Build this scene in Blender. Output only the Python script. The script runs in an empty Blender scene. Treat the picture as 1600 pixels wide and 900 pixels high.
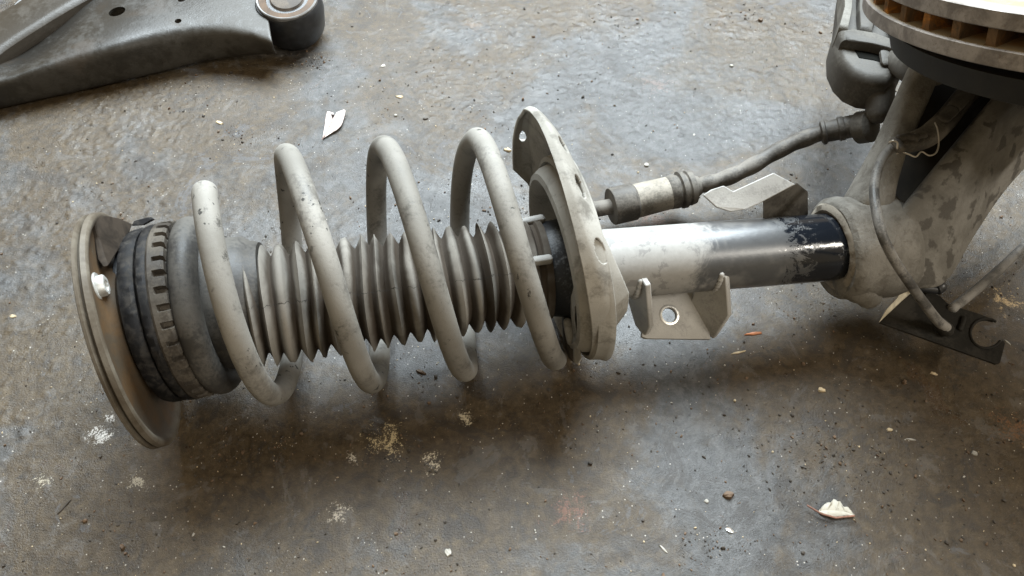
import bpy, bmesh, math, random
import numpy as np
from mathutils import Vector, Matrix, noise as mnoise

# ------------------------------------------------------------------ camera, world, lamps, exposure
scene = bpy.context.scene
COL = scene.collection
PITCH = math.radians(52.0)
CAM = Vector((0.0, -0.448, 0.574))
LENS, SENSOR = 30.0, 36.0
cam_data = bpy.data.cameras.new('camera')
cam_data.lens = LENS
cam_data.sensor_width = SENSOR
cam_data.clip_start = 0.01
cam_data.clip_end = 100
cam = bpy.data.objects.new('camera', cam_data)
cam.location = CAM
cam.rotation_euler = (math.pi / 2 - PITCH, 0, 0)
COL.objects.link(cam)
scene.camera = cam

world = bpy.data.worlds.new('World')
scene.world = world
world.use_nodes = True
wbg = world.node_tree.nodes['Background']
wbg.inputs[0].default_value = (1.0, 0.80, 0.52, 1)
wbg.inputs[1].default_value = 0.35


def area_lamp(name, loc, target, sx, sy, power, color):
    d = bpy.data.lights.new(name, 'AREA')
    d.shape = 'RECTANGLE'
    d.size, d.size_y = sx, sy
    d.energy = power
    d.color = color
    o = bpy.data.objects.new(name, d)
    o.location = loc
    o.rotation_euler = (Vector(target) - Vector(loc)).to_track_quat('-Z', 'Y').to_euler()
    COL.objects.link(o)
    return o


# daylight through the high workshop doorway behind the parts, and a ceiling strip lamp over the mechanic
area_lamp('doorway_daylight', (0.35, 1.9, 2.7), (0.1, 0.1, 0.0), 3.0, 1.7, 430, (0.83, 0.935, 1.0))
area_lamp('ceiling_strip_lamp', (2.15, -1.5, 2.5), (0.2, 0.0, 0.0), 1.2, 0.14, 52, (1.0, 0.94, 0.84))

scene.view_settings.view_transform = 'Standard'
scene.view_settings.look = 'None'
scene.view_settings.gamma = 1.0
scene.view_settings.exposure = 0.42
scene.view_settings.use_curve_mapping = False
scene.cycles.use_denoising = True
scene.cycles.max_bounces = 8

rnd = random.Random(7)

# ------------------------------------------------------------------ survey helpers
FWD = Vector((0, math.cos(PITCH), -math.sin(PITCH)))
UPV = Vector((0, math.sin(PITCH), math.cos(PITCH)))
RGT = Vector((1, 0, 0))
FPX = 1600 * LENS / SENSOR


def ray(px, py):
    return FWD + RGT * ((px - 800) / FPX) - UPV * ((py - 450) / FPX)


def at(px, py, z=0.0):
    r = ray(px, py)
    return CAM + r * ((z - CAM.z) / r.z)


def proj(p):
    d = p - CAM
    k = d.dot(FWD)
    return 800 + FPX * d.dot(RGT) / k, 450 - FPX * d.dot(UPV) / k


class Frame:
    """local axes: X along the axis, U and N across it (N is the side towards the viewer)"""

    def __init__(self, o, X, N=None):
        self.o = o.copy()
        self.X = X.normalized()
        v = N if N is not None else (CAM - o)
        self.N = (v - self.X * v.dot(self.X)).normalized()
        self.U = self.N.cross(self.X)

    def P(self, t, r=0.0, phi=0.0, offU=0.0, offN=0.0):
        return (self.o + self.X * t + self.U * (r * math.cos(phi) + offU)
                + self.N * (r * math.sin(phi) + offN))

    def L(self, t, n, u):
        return self.o + self.X * t + self.N * n + self.U * u

    def loc(self, p):
        d = p - self.o
        return Vector((d.dot(self.X), d.dot(self.N), d.dot(self.U)))

    def t(self, px):
        a, b = -1.0, 1.0
        for _ in range(50):
            m = (a + b) / 2
            if proj(self.o + self.X * m)[0] < px:
                a = m
            else:
                b = m
        return a

    def pt(self, px, py, n):
        r = ray(px, py)
        k = (n - (CAM - self.o).dot(self.N)) / r.dot(self.N)
        return CAM + r * k


def disc_frame(px, py, z, m, ratio, flip=False):
    """frame of a round thing seen at a slant: m = direction the visible face leans to, ratio = width/height"""
    o = at(px, py, z)
    v = (CAM - o).normalized()
    mv = RGT * m[0] + UPV * m[1]
    mv = (mv - v * mv.dot(v)).normalized()
    n = mv * math.sqrt(1 - ratio * ratio) + v * ratio
    return Frame(o, -n if flip else n)


# ------------------------------------------------------------------ mesh helpers
class MB:
    def __init__(self, frame=None):
        self.v, self.f, self.m = [], [], []
        self.frame = frame

    def add(self, vs, fs, mat=0):
        b = len(self.v)
        self.v += [Vector(p) for p in vs]
        self.f += [tuple(i + b for i in f) for f in fs]
        self.m += [mat] * len(fs)
        return self

    def grid(self, rows, close_u=True, close_v=False, mat=0, skip=None):
        """rows: list of equally long lists of points"""
        n, k = len(rows), len(rows[0])
        vs = [p for r in rows for p in r]
        fs = []
        for i in range(n if close_v else n - 1):
            for j in range(k if close_u else k - 1):
                if skip and skip(i, j):
                    continue
                a, b = i * k + j, i * k + (j + 1) % k
                c, d = ((i + 1) % n) * k + (j + 1) % k, ((i + 1) % n) * k + j
                fs.append((a, b, c, d))
        return self.add(vs, fs, mat)

    def lathe(self, fr, prof, seg=96, cap0=False, cap1=False, rf=None, closed=False, mat=0, a0=0.0, a1=None):
        rows = []
        full = a1 is None
        for row in prof:
            t, r = row[0], row[1]
            oU = row[2] if len(row) > 2 else 0.0
            ring = []
            for j in range(seg if full else seg + 1):
                ph = 2 * math.pi * j / seg if full else a0 + (a1 - a0) * j / seg
                dt, dr = rf(ph, t, r) if rf else (0, 0)
                ring.append(fr.P(t + dt, r + dr, ph, oU))
            rows.append(ring)
        b = len(self.v)
        self.grid(rows, close_u=full, close_v=closed, mat=mat)
        k = len(rows[0])
        if cap0:
            self.f.append(tuple(range(b, b + k))); self.m.append(mat)
        if cap1:
            e = b + (len(rows) - 1) * k
            self.f.append(tuple(reversed(range(e, e + k)))); self.m.append(mat)
        return self

    def sweep(self, pts, radii, seg=16, round0=True, round1=True, mat=0, flat=None, upv=None):
        """tube along a path; flat=(a,b) squashes the section, upv keeps the section's b axis"""
        pts = [Vector(p) for p in pts]
        n = len(pts)
        if not hasattr(radii, '__len__'):
            radii = [radii] * n
        tan = []
        for i in range(n):
            d = pts[min(i + 1, n - 1)] - pts[max(i - 1, 0)]
            tan.append(d.normalized())
        ref = Vector(upv) if upv is not None else (Vector((0, 0, 1)) if abs(tan[0].z) < .9 else Vector((0, 1, 0)))
        rows, side = [], None
        P2, R2, T2 = [], [], []
        if round0:
            for k in range(4):
                a = math.pi / 2 * k / 4
                P2.append(pts[0] - tan[0] * radii[0] * math.cos(a) * 0.9)
                R2.append(max(radii[0] * math.sin(a), radii[0] * .02)); T2.append(tan[0])
        P2 += pts; R2 += list(radii); T2 += tan
        if round1:
            for k in range(3, -1, -1):
                a = math.pi / 2 * k / 4
                P2.append(pts[-1] + tan[-1] * radii[-1] * math.cos(a) * 0.9)
                R2.append(max(radii[-1] * math.sin(a), radii[-1] * .02)); T2.append(tan[-1])
        up = ref
        for p, r, t in zip(P2, R2, T2):
            up = (ref if upv is not None else up)
            up = (up - t * up.dot(t)).normalized()
            sd = t.cross(up)
            fa, fb = flat if flat else (1, 1)
            ring = []
            for j in range(seg):
                a = 2 * math.pi * j / seg
                ca, sa = math.cos(a), math.sin(a)
                if flat:  # squarish section
                    e = 0.55
                    ca = math.copysign(abs(ca) ** e, ca); sa = math.copysign(abs(sa) ** e, sa)
                ring.append(p + sd * (r * fa * ca) + up * (r * fb * sa))
            rows.append(ring)
        b = len(self.v)
        self.grid(rows, mat=mat)
        self.f.append(tuple(reversed(range(b, b + seg)))); self.m.append(mat)
        e = b + (len(rows) - 1) * seg
        self.f.append(tuple(range(e, e + seg))); self.m.append(mat)
        return self

    def plate(self, poly, off, mat=0):
        """poly: 3-D outline; off: thickness vector"""
        n = len(poly)
        off = Vector(off)
        vs = [Vector(p) for p in poly] + [Vector(p) + off for p in poly]
        fs = [tuple(range(n)), tuple(reversed(range(n, 2 * n)))]
        fs += [(i, i + n, (i + 1) % n + n, (i + 1) % n) for i in range(n)]
        return self.add(vs, fs, mat)

    def box(self, c, ax, ay, az, mat=0):
        c = Vector(c); ax, ay, az = Vector(ax), Vector(ay), Vector(az)
        vs = [c + ax * i + ay * j + az * k for k in (-1, 1) for j in (-1, 1) for i in (-1, 1)]
        return self.add(vs, [(0, 2, 3, 1), (4, 5, 7, 6), (0, 1, 5, 4), (1, 3, 7, 5), (3, 2, 6, 7), (2, 0, 4, 6)], mat)

    def build(self, name, mats, parent=None, smooth=True, bevel=0.0, solid=0.0, sub=0, angle=40, solid_off=0.0, weld=True):
        root = parent
        while root is not None and root.parent is not None:
            root = root.parent
        org = root.location if root is not None else Vector((0, 0, 0))
        me = bpy.data.meshes.new(name)
        me.from_pydata([tuple(p - org) for p in self.v], [], self.f)
        if not isinstance(mats, (list, tuple)):
            mats = [mats]
        for m in mats:
            me.materials.append(m)
        me.polygons.foreach_set('material_index', self.m)
        bm = bmesh.new(); bm.from_mesh(me)
        if weld:
            lc0 = None
            bmesh.ops.remove_doubles(bm, verts=bm.verts, dist=1e-6)
        if not solid:
            bmesh.ops.recalc_face_normals(bm, faces=bm.faces)
        if self.frame:
            ly = bm.verts.layers.float_vector.new('lc')
            for v in bm.verts:
                v[ly] = self.frame.loc(v.co + org)
        for f in bm.faces:
            f.smooth = smooth
        bm.to_mesh(me); bm.free()
        if smooth:
            me.set_sharp_from_angle(angle=math.radians(angle))
        o = bpy.data.objects.new(name, me)
        COL.objects.link(o)
        if parent is not None:
            o.parent = parent
        if solid:
            md = o.modifiers.new('solid', 'SOLIDIFY'); md.thickness = solid; md.offset = solid_off
            md.use_even_offset = False
        if bevel:
            md = o.modifiers.new('bevel', 'BEVEL'); md.width = bevel; md.segments = 2; md.limit_method = 'ANGLE'
            md.angle_limit = math.radians(35)
        if sub:
            md = o.modifiers.new('sub', 'SUBSURF'); md.levels = sub; md.render_levels = sub
        return o


def thing(name, loc, label, cat, group=None):
    o = bpy.data.objects.new(name, None)
    o.empty_display_size = 0.02
    o.location = loc
    COL.objects.link(o)
    o['label'] = label; o['category'] = cat
    if group:
        o['group'] = group
    return o


def tag(o, label, cat, group=None):
    o['label'] = label; o['category'] = cat
    if group:
        o['group'] = group
    return o


def smooth_path(pts, n=12):
    """Catmull-Rom through the given points"""
    pts = [Vector(p) for p in pts]
    q = [pts[0] * 2 - pts[1]] + pts + [pts[-1] * 2 - pts[-2]]
    out = []
    for i in range(1, len(q) - 2):
        a, b, c, d = q[i - 1], q[i], q[i + 1], q[i + 2]
        for k in range(n):
            s = k / n
            out.append(0.5 * ((2 * b) + (c - a) * s + (2 * a - 5 * b + 4 * c - d) * s * s + (3 * b - a - 3 * c + d) * s ** 3))
    out.append(pts[-1])
    return out


def interp(x, xs, ys):
    return float(np.interp(x, xs, ys))


# ------------------------------------------------------------------ materials
class NT:
    def __init__(self, name):
        self.mat = bpy.data.materials.new(name)
        self.mat.use_nodes = True
        self.t = self.mat.node_tree
        self.n = self.t.nodes
        self.bsdf = self.n['Principled BSDF']
        self._co = None

    def node(self, typ, **kw):
        nd = self.n.new(typ)
        for k, v in kw.items():
            setattr(nd, k, v)
        return nd

    def link(self, a, b):
        self.t.links.new(a, b)

    def set(self, sock, v):
        if isinstance(v, bpy.types.NodeSocket):
            self.link(v, sock)
        elif isinstance(v, (tuple, list)):
            sock.default_value = tuple(v) + (1,) if len(v) == 3 and sock.type == 'RGBA' else tuple(v)
        else:
            sock.default_value = v

    @property
    def co(self):
        if self._co is None:
            self._co = self.node('ShaderNodeTexCoord').outputs['Object']
        return self._co

    def attr(self, name):
        return self.node('ShaderNodeAttribute', attribute_name=name).outputs['Vector']

    def noise(self, scale, detail=4, rough=0.55, dist=0.0, co=None, out='Fac', off=None):
        nd = self.node('ShaderNodeTexNoise')
        c = co if co is not None else self.co
        if off is not None:
            mp = self.node('ShaderNodeMapping')
            self.link(c, mp.inputs[0]); mp.inputs[1].default_value = off
            c = mp.outputs[0]
        self.link(c, nd.inputs['Vector'])
        nd.inputs['Scale'].default_value = scale
        nd.inputs['Detail'].default_value = detail
        nd.inputs['Roughness'].default_value = rough
        nd.inputs['Distortion'].default_value = dist
        return nd.outputs[out]

    def voro(self, scale, feature='F1', co=None, out='Distance', rand=1.0):
        nd = self.node('ShaderNodeTexVoronoi', feature=feature)
        self.link(co if co is not None else self.co, nd.inputs['Vector'])
        nd.inputs['Scale'].default_value = scale
        nd.inputs['Randomness'].default_value = rand
        return nd.outputs[out]

    def ramp(self, fac, stops, interp='LINEAR'):
        nd = self.node('ShaderNodeValToRGB')
        self.set(nd.inputs[0], fac)
        cr = nd.color_ramp
        cr.interpolation = interp
        while len(cr.elements) > 1:
            cr.elements.remove(cr.elements[-1])
        for i, (p, c) in enumerate(stops):
            e = cr.elements[0] if i == 0 else cr.elements.new(p)
            e.position = p
            e.color = (c, c, c, 1) if not hasattr(c, '__len__') else tuple(c) + (1,)
        return nd.outputs[0]

    def step(self, fac, lo, hi):
        nd = self.node('ShaderNodeMapRange', interpolation_type='SMOOTHSTEP')
        self.set(nd.inputs[0], fac)
        self.set(nd.inputs[1], lo); self.set(nd.inputs[2], hi)
        return nd.outputs[0]

    def math(self, op, a, b=0.0, c=None, clamp=False):
        nd = self.node('ShaderNodeMath', operation=op, use_clamp=clamp)
        self.set(nd.inputs[0], a); self.set(nd.inputs[1], b)
        if c is not None:
            self.set(nd.inputs[2], c)
        return nd.outputs[0]

    def mix(self, fac, a, b, blend='MIX'):
        nd = self.node('ShaderNodeMix', data_type='RGBA', blend_type=blend)
        self.set(nd.inputs[0], fac); self.set(nd.inputs[6], a); self.set(nd.inputs[7], b)
        return nd.outputs[2]

    def sep(self, v):
        nd = self.node('ShaderNodeSeparateXYZ'); self.link(v, nd.inputs[0])
        return nd.outputs

    def bump(self, h, strength=0.3, dist=0.001, prev=None):
        nd = self.node('ShaderNodeBump')
        nd.inputs['Strength'].default_value = strength
        nd.inputs['Distance'].default_value = dist
        self.link(h, nd.inputs['Height'])
        if prev is not None:
            self.link(prev, nd.inputs['Normal'])
        return nd.outputs[0]

    def out(self, color, rough, metal=0.0, normal=None, spec=0.5):
        self.set(self.bsdf.inputs['Base Color'], color)
        self.set(self.bsdf.inputs['Roughness'], rough)
        self.set(self.bsdf.inputs['Metallic'], metal)
        self.set(self.bsdf.inputs['Specular IOR Level'], spec)
        if normal is not None:
            self.link(normal, self.bsdf.inputs['Normal'])
        return self.mat


def dusty(name, base, dust, dark=None, scale=40, cover=0.5, rough=0.75, grain=0.25, dark_amt=0.0, metal=0.0, spec=0.3, chip=0.0):
    """metal or rubber under a broken film of road dust"""
    t = NT(name)
    big = t.noise(scale, 6, 0.6, 0.6)
    fine = t.noise(scale * 14, 4, 0.65)
    grit = t.noise(scale * 60, 2, 0.5)
    m = t.step(t.math('ADD', big, t.math('MULTIPLY', t.math('SUBTRACT', fine, 0.5), 0.5)), 0.62 - cover * 0.45, 0.80 - cover * 0.35)
    col = t.mix(m, base, dust)
    tone = t.noise(scale * 0.45, 3, 0.5, off=(3, 1, 7))
    col = t.mix(t.step(tone, 0.35, 0.7), col, t.mix(0.5, col, dust, 'MULTIPLY'))
    col = t.mix(t.math('MULTIPLY', t.step(grit, 0.58, 0.72), grain), col, tuple(c * 0.35 for c in dust))
    if dark is not None and dark_amt > 0:
        dn = t.noise(scale * 1.3, 5, 0.65, 0.4, off=(11, 5, 2))
        col = t.mix(t.math('MULTIPLY', t.step(dn, 0.56, 0.70), dark_amt), col, dark)
    if chip > 0:
        cn = t.noise(scale * 5, 3, 0.6, 0.2, off=(5, 9, 1))
        reg = t.noise(scale * 0.7, 2, 0.5, off=(1, 4, 8))
        cm = t.math('MULTIPLY', t.step(cn, 0.63, 0.66), t.step(reg, 0.47, 0.58))
        col = t.mix(t.math('MULTIPLY', cm, chip), col, (0.02, 0.02, 0.018))
    rg = t.math('ADD', rough - 0.12, t.math('MULTIPLY', m, 0.2), clamp=True)
    nb = t.bump(grit, 0.25, 0.0004)
    nb = t.bump(fine, 0.3, 0.0006, nb)
    return t.out(col, rg, metal, nb, spec)


def floor_material():
    t = NT('oily_concrete')
    x, y, z = t.sep(t.co)[0:3]
    nA = t.noise(4.6, 9, 0.68, 1.0, off=(0.35, 0.2, 0))
    nB = t.noise(26, 10, 0.74, 0.7, off=(2, 3, 1))
    nC = t.noise(120, 8, 0.76, 0.4)
    nD = t.noise(720, 5, 0.7)
    nE = t.noise(13, 10, 0.78, 1.2, off=(5, 1, 0))
    grey = t.ramp(nC, [(0.28, (0.014, 0.013, 0.0125)), (0.45, (0.038, 0.037, 0.036)), (0.58, (0.061, 0.060, 0.0595)), (0.75, (0.115, 0.114, 0.113))])
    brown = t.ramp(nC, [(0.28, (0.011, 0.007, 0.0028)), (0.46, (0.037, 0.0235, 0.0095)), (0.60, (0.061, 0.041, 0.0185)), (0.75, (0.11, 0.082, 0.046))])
    fld = t.math('ADD', nA, t.math('MULTIPLY', t.math('SUBTRACT', nE, 0.5), 0.45))
    # fixed areas: oil brown with the parts' shadows painted in, greyer where light reaches
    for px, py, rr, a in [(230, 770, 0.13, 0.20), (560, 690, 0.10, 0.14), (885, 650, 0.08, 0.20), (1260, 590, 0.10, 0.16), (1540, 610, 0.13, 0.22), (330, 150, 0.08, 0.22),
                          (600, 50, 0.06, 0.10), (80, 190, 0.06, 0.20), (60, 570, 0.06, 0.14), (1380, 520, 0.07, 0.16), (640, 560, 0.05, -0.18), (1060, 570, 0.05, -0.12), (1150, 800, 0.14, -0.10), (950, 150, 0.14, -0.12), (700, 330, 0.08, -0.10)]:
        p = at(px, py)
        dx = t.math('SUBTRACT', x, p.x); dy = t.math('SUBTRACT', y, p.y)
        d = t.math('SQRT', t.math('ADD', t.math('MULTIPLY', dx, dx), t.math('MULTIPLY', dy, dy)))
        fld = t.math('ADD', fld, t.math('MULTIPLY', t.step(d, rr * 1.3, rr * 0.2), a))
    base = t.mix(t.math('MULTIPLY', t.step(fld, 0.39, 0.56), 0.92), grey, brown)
    # crisp dark grease and light worn patches
    base = t.mix(t.math('MULTIPLY', t.step(nB, 0.555, 0.585), 0.60), base, (0.019, 0.015, 0.012))
    base = t.mix(t.math('MULTIPLY', t.step(nB, 0.43, 0.40), 0.26), base, (0.120, 0.116, 0.112))
    base = t.mix(t.math('MULTIPLY', t.step(nE, 0.60, 0.625), 0.42), base, (0.092, 0.099, 0.112))
    base = t.mix(t.math('MULTIPLY', t.step(nE, 0.37, 0.345), 0.55), base, (0.058, 0.034, 0.018))
    base = t.mix(t.math('MULTIPLY', t.step(nD, 0.60, 0.68), 0.55), base, (0.020, 0.017, 0.014))
    base = t.mix(t.math('MULTIPLY', t.step(nD, 0.38, 0.30), 0.34), base, (0.17, 0.163, 0.153))
    # pale dried drips, specks and black crumbs
    wn = t.math('ADD', t.math('MULTIPLY', nB, 0.55), t.math('MULTIPLY', nC, 0.45))
    base = t.mix(t.math('MULTIPLY', t.step(wn, 0.645, 0.665), 0.75), base, (0.36, 0.345, 0.32))
    for sc, ch, lo, c, a in ((420, 0, 0.955, (0.45, 0.42, 0.37), 0.8), (150, 1, 0.93, (0.018, 0.016, 0.014), 0.7)):
        nd = t.node('ShaderNodeTexVoronoi'); t.link(t.co, nd.inputs['Vector']); nd.inputs['Scale'].default_value = sc
        vc = t.sep(nd.outputs['Color'])
        sp = t.math('MULTIPLY', t.step(nd.outputs['Distance'], 0.26, 0.14), t.step(vc[ch], lo, lo + 0.02))
        base = t.mix(t.math('MULTIPLY', sp, a), base, c)
    rag = t.math('ADD', t.noise(95, 8, 0.8, 0.9, off=(3, 6, 0)), t.math('MULTIPLY', t.math('SUBTRACT', nD, 0.5), 0.7))
    rag = t.math('MULTIPLY', t.math('SUBTRACT', rag, 0.40), 6.0)
    # dried paint blots, rust marks and the brake hose's shadow painted in brown
    for px, py, rr, c, a in [
            (600, 688, 0.016, (0.46, 0.38, 0.23), 0.9), (676, 722, 0.008, (0.50, 0.44, 0.33), 0.85),
            (548, 715, 0.006, (0.50, 0.46, 0.38), 0.9), (728, 652, 0.007, (0.48, 0.42, 0.30), 0.8),
            (152, 678, 0.011, (0.55, 0.53, 0.50), 0.9), (172, 652, 0.006, (0.55, 0.53, 0.50), 0.9),
            (64, 752, 0.007, (0.45, 0.41, 0.32), 0.8), (212, 748, 0.010, (0.40, 0.36, 0.28), 0.7), (528, 806, 0.009, (0.42, 0.37, 0.29), 0.7),
            (740, 40, 0.016, (0.09, 0.056, 0.030), 0.8), (1030, 130, 0.02, (0.13, 0.095, 0.08), 0.7),
            (1575, 470, 0.014, (0.42, 0.30, 0.15), 0.85), (1590, 670, 0.02, (0.13, 0.06, 0.022), 0.8),
            (890, 795, 0.018, (0.14, 0.06, 0.035), 0.7), (1020, 345, 0.03, (0.10, 0.05, 0.028), 0.8)]:
        p = at(px, py)
        dx = t.math('SUBTRACT', x, p.x); dy = t.math('SUBTRACT', y, p.y)
        d = t.math('SQRT', t.math('ADD', t.math('MULTIPLY', dx, dx), t.math('MULTIPLY', dy, dy)))
        m = t.step(t.math('ADD', t.math('DIVIDE', d, rr), rag), 1.1, 0.6)
        base = t.mix(t.math('MULTIPLY', m, a), base, c)
    rg = t.math('ADD', 0.45, t.math('MULTIPLY', t.math('SUBTRACT', nE, 0.5), 1.1))
    rg = t.math('ADD', rg, t.math('MULTIPLY', t.math('SUBTRACT', nC, 0.5), 0.35), clamp=True)
    nb = t.bump(nC, 0.10, 0.0020)
    nb = t.bump(nD, 0.65, 0.0010, nb)
    return t.out(base, rg, 0.0, nb, 0.46)


def tube_material():
    """strut tube: dusty left half with oily spots, cleaned grey paint, then glossy black next to the clamp"""
    t = NT('strut_tube_paint')
    lc = t.attr('lc')
    X, N, U = t.sep(lc)[0:3]
    n = t.noise(34, 8, 0.75, 0.6, co=lc)
    nf = t.noise(260, 5, 0.65, co=lc)
    t1, t2, t3 = TUBE_T
    d = t.math('ADD', X, t.math('MULTIPLY', t.math('SUBTRACT', n, 0.5), 0.075))
    d = t.math('ADD', d, t.math('MULTIPLY', U, -0.25))
    clean = t.step(d, t1 - 0.009, t1 + 0.007)
    dust = t.mix(nf, (0.19, 0.184, 0.172), (0.29, 0.283, 0.268))
    sp = t.step(t.noise(75, 6, 0.65, 0.4, co=lc, off=(2, 2, 2)), 0.57, 0.62)
    dust = t.mix(t.math('MULTIPLY', sp, 0.65), dust, (0.13, 0.125, 0.12))
    grey = t.mix(nf, (0.045, 0.047, 0.050), (0.078, 0.080, 0.083))
    st = t.noise(30, 4, 0.6, 0.3, co=lc, off=(6, 1, 1))
    grey = t.mix(t.math('MULTIPLY', t.step(st, 0.48, 0.66), 0.6), grey, (0.16, 0.157, 0.15))
    col = t.mix(clean, dust, grey)
    d2 = t.math('ADD', X, t.math('MULTIPLY', t.math('SUBTRACT', t.noise(70, 9, 0.82, 0.7, co=lc, off=(3, 3, 3)), 0.5), 0.16))
    blk = t.math('MULTIPLY', t.step(d2, t2 - 0.002, t2 + 0.001), t.step(d2, t3 + 0.006, t3 + 0.002))
    col = t.mix(blk, col, (0.008, 0.010, 0.014))
    rg = t.mix(clean, (0.62, 0.62, 0.62), (0.33, 0.33, 0.33))
    rg = t.mix(blk, rg, (0.12, 0.12, 0.12))
    nb = t.bump(nf, 0.2, 0.0005)
    return t.out(col, rg, 0.0, nb, 0.5)


def knuckle_material(name='knuckle_cast_iron', spots=1.0, tone=1.0):
    t = NT(name)
    big = t.noise(30, 5, 0.6, 0.3)
    fine = t.noise(500, 4, 0.65)
    col = t.mix(t.step(big, 0.35, 0.65), tuple(tone * c for c in (0.20, 0.190, 0.170)), tuple(tone * c for c in (0.125, 0.117, 0.102)))
    dk = t.noise(70, 3, 0.45, 0.2, off=(3, 1, 2))
    col = t.mix(t.math('MULTIPLY', t.step(t.math('ADD', dk, t.math('MULTIPLY', t.math('SUBTRACT', fine, 0.5), 0.16)), 0.53, 0.61), 0.80 * spots), col, (0.050, 0.045, 0.038))
    col = t.mix(t.math('MULTIPLY', t.step(fine, 0.58, 0.7), 0.35), col, (0.09, 0.08, 0.07))
    gr = t.noise(85, 8, 0.78, 0.6, off=(8, 8, 1))
    col = t.mix(t.math('MULTIPLY', t.step(gr, 0.50, 0.62), 0.55 - 0.33 * spots), col, (0.070, 0.060, 0.048))
    col = t.mix(t.math('MULTIPLY', t.step(gr, 0.38, 0.30), 0.3), col, (0.24 * tone, 0.23 * tone, 0.21 * tone))
    nb = t.bump(fine, 0.6, 0.0011)
    nb = t.bump(t.noise(130, 6, 0.7), 0.4, 0.0020, nb)
    return t.out(col, 0.72, 0.0, nb, 0.3)


def boot_material():
    t = NT('dust_boot_rubber')
    lc = t.attr('lc')
    X, N, U = t.sep(lc)[0:3]
    big = t.noise(24, 4, 0.6, 0.4)
    fine = t.noise(330, 4, 0.7)
    col = t.mix(t.step(big, 0.35, 0.65), (0.135, 0.125, 0.110), (0.225, 0.212, 0.19))
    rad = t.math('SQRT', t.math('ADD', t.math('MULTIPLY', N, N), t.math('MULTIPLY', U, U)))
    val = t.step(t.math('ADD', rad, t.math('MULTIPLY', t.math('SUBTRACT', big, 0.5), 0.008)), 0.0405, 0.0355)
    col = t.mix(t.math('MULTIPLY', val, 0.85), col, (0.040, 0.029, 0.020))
    col = t.mix(t.math('MULTIPLY', t.step(fine, 0.56, 0.7), 0.3), col, (0.09, 0.08, 0.07))
    # mould seam along the near side
    seam = t.math('ABSOLUTE', t.math('SUBTRACT', U, t.math('MULTIPLY', t.math('SUBTRACT', t.noise(85, 4, 0.7, co=lc), 0.5), 0.010)))
    col = t.mix(t.math('MULTIPLY', t.step(seam, 0.0005, 0.0002), t.step(t.noise(55, 3, 0.6, co=lc, off=(4, 0, 0)), 0.38, 0.5)), col, (0.06, 0.054, 0.048))
    nb = t.bump(fine, 0.3, 0.0006)
    return t.out(col, 0.85, 0.0, nb, 0.15)


def simple(name, col, rough, metal=0.0, var=0.35, scale=60, bump=0.2, spec=0.5):
    t = NT(name)
    n = t.noise(scale, 6, 0.65, 0.3)
    f = t.noise(scale * 8, 3, 0.6)
    c = t.mix(t.step(n, 0.3, 0.7), tuple(max(0, v * (1 - var)) for v in col), tuple(min(1, v * (1 + var)) for v in col))
    r = t.math('ADD', rough - 0.08, t.math('MULTIPLY', n, 0.16), clamp=True)
    nb = t.bump(f, bump, 0.0006)
    return t.out(c, r, metal, nb, spec)


# ------------------------------------------------------------------ survey points of the strut
P_M = at(872, 419, 0.086)
P_R = at(1330, 383.5, 0.072)
P_L = at(330, 489, 0.095)
T = Frame(P_M, P_R - P_M)                # strut tube
B = Frame(P_M, P_M - P_L)                # dust boot, sagging a little
S0, S1 = at(474, 426, 0.099), at(765, 395.5, 0.0925)
S = Frame(S0, S1 - S0)                   # spring
TUBE_T = (T.t(1085), T.t(1228), T.t(1304))

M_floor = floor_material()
M_spring = dusty('dusty_spring_steel', (0.12, 0.114, 0.103), (0.235, 0.225, 0.204), (0.09, 0.075, 0.058), 30, 0.85, 0.6, 0.25, 0.18, chip=0.9)
M_seat = dusty('dusty_spring_seat', (0.19, 0.18, 0.16), (0.32, 0.308, 0.28), (0.085, 0.078, 0.066), 35, 0.8, 0.7, 0.25, 0.6)
M_boot = boot_material()
M_tube = tube_material()
M_bracket = dusty('dusty_bracket_steel', (0.29, 0.285, 0.275), (0.42, 0.413, 0.395), (0.14, 0.135, 0.13), 45, 0.75, 0.55, 0.25, 0.3)
def plate_material():
    t = NT('rusty_mount_plate')
    lc = t.attr('lc')
    X, N, U = t.sep(lc)[0:3]
    rad = t.math('SQRT', t.math('ADD', t.math('MULTIPLY', N, N), t.math('MULTIPLY', U, U)))
    n = t.noise(45, 6, 0.65, 0.5)
    f = t.noise(480, 4, 0.65)
    rim = t.mix(t.step(n, 0.35, 0.65), (0.115, 0.100, 0.078), (0.062, 0.049, 0.034))
    ins = t.mix(t.step(n, 0.35, 0.65), (0.072, 0.043, 0.020), (0.050, 0.038, 0.025))
    m = t.step(t.math('ADD', rad, t.math('MULTIPLY', t.math('SUBTRACT', n, 0.5), 0.006)), 0.0765, 0.0735)
    col = t.mix(m, rim, ins)
    col = t.mix(t.math('MULTIPLY', t.step(f, 0.57, 0.7), 0.4), col, (0.05, 0.04, 0.03))
    return t.out(col, 0.55, 0, t.bump(f, 0.3, 0.0006), 0.4)


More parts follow.
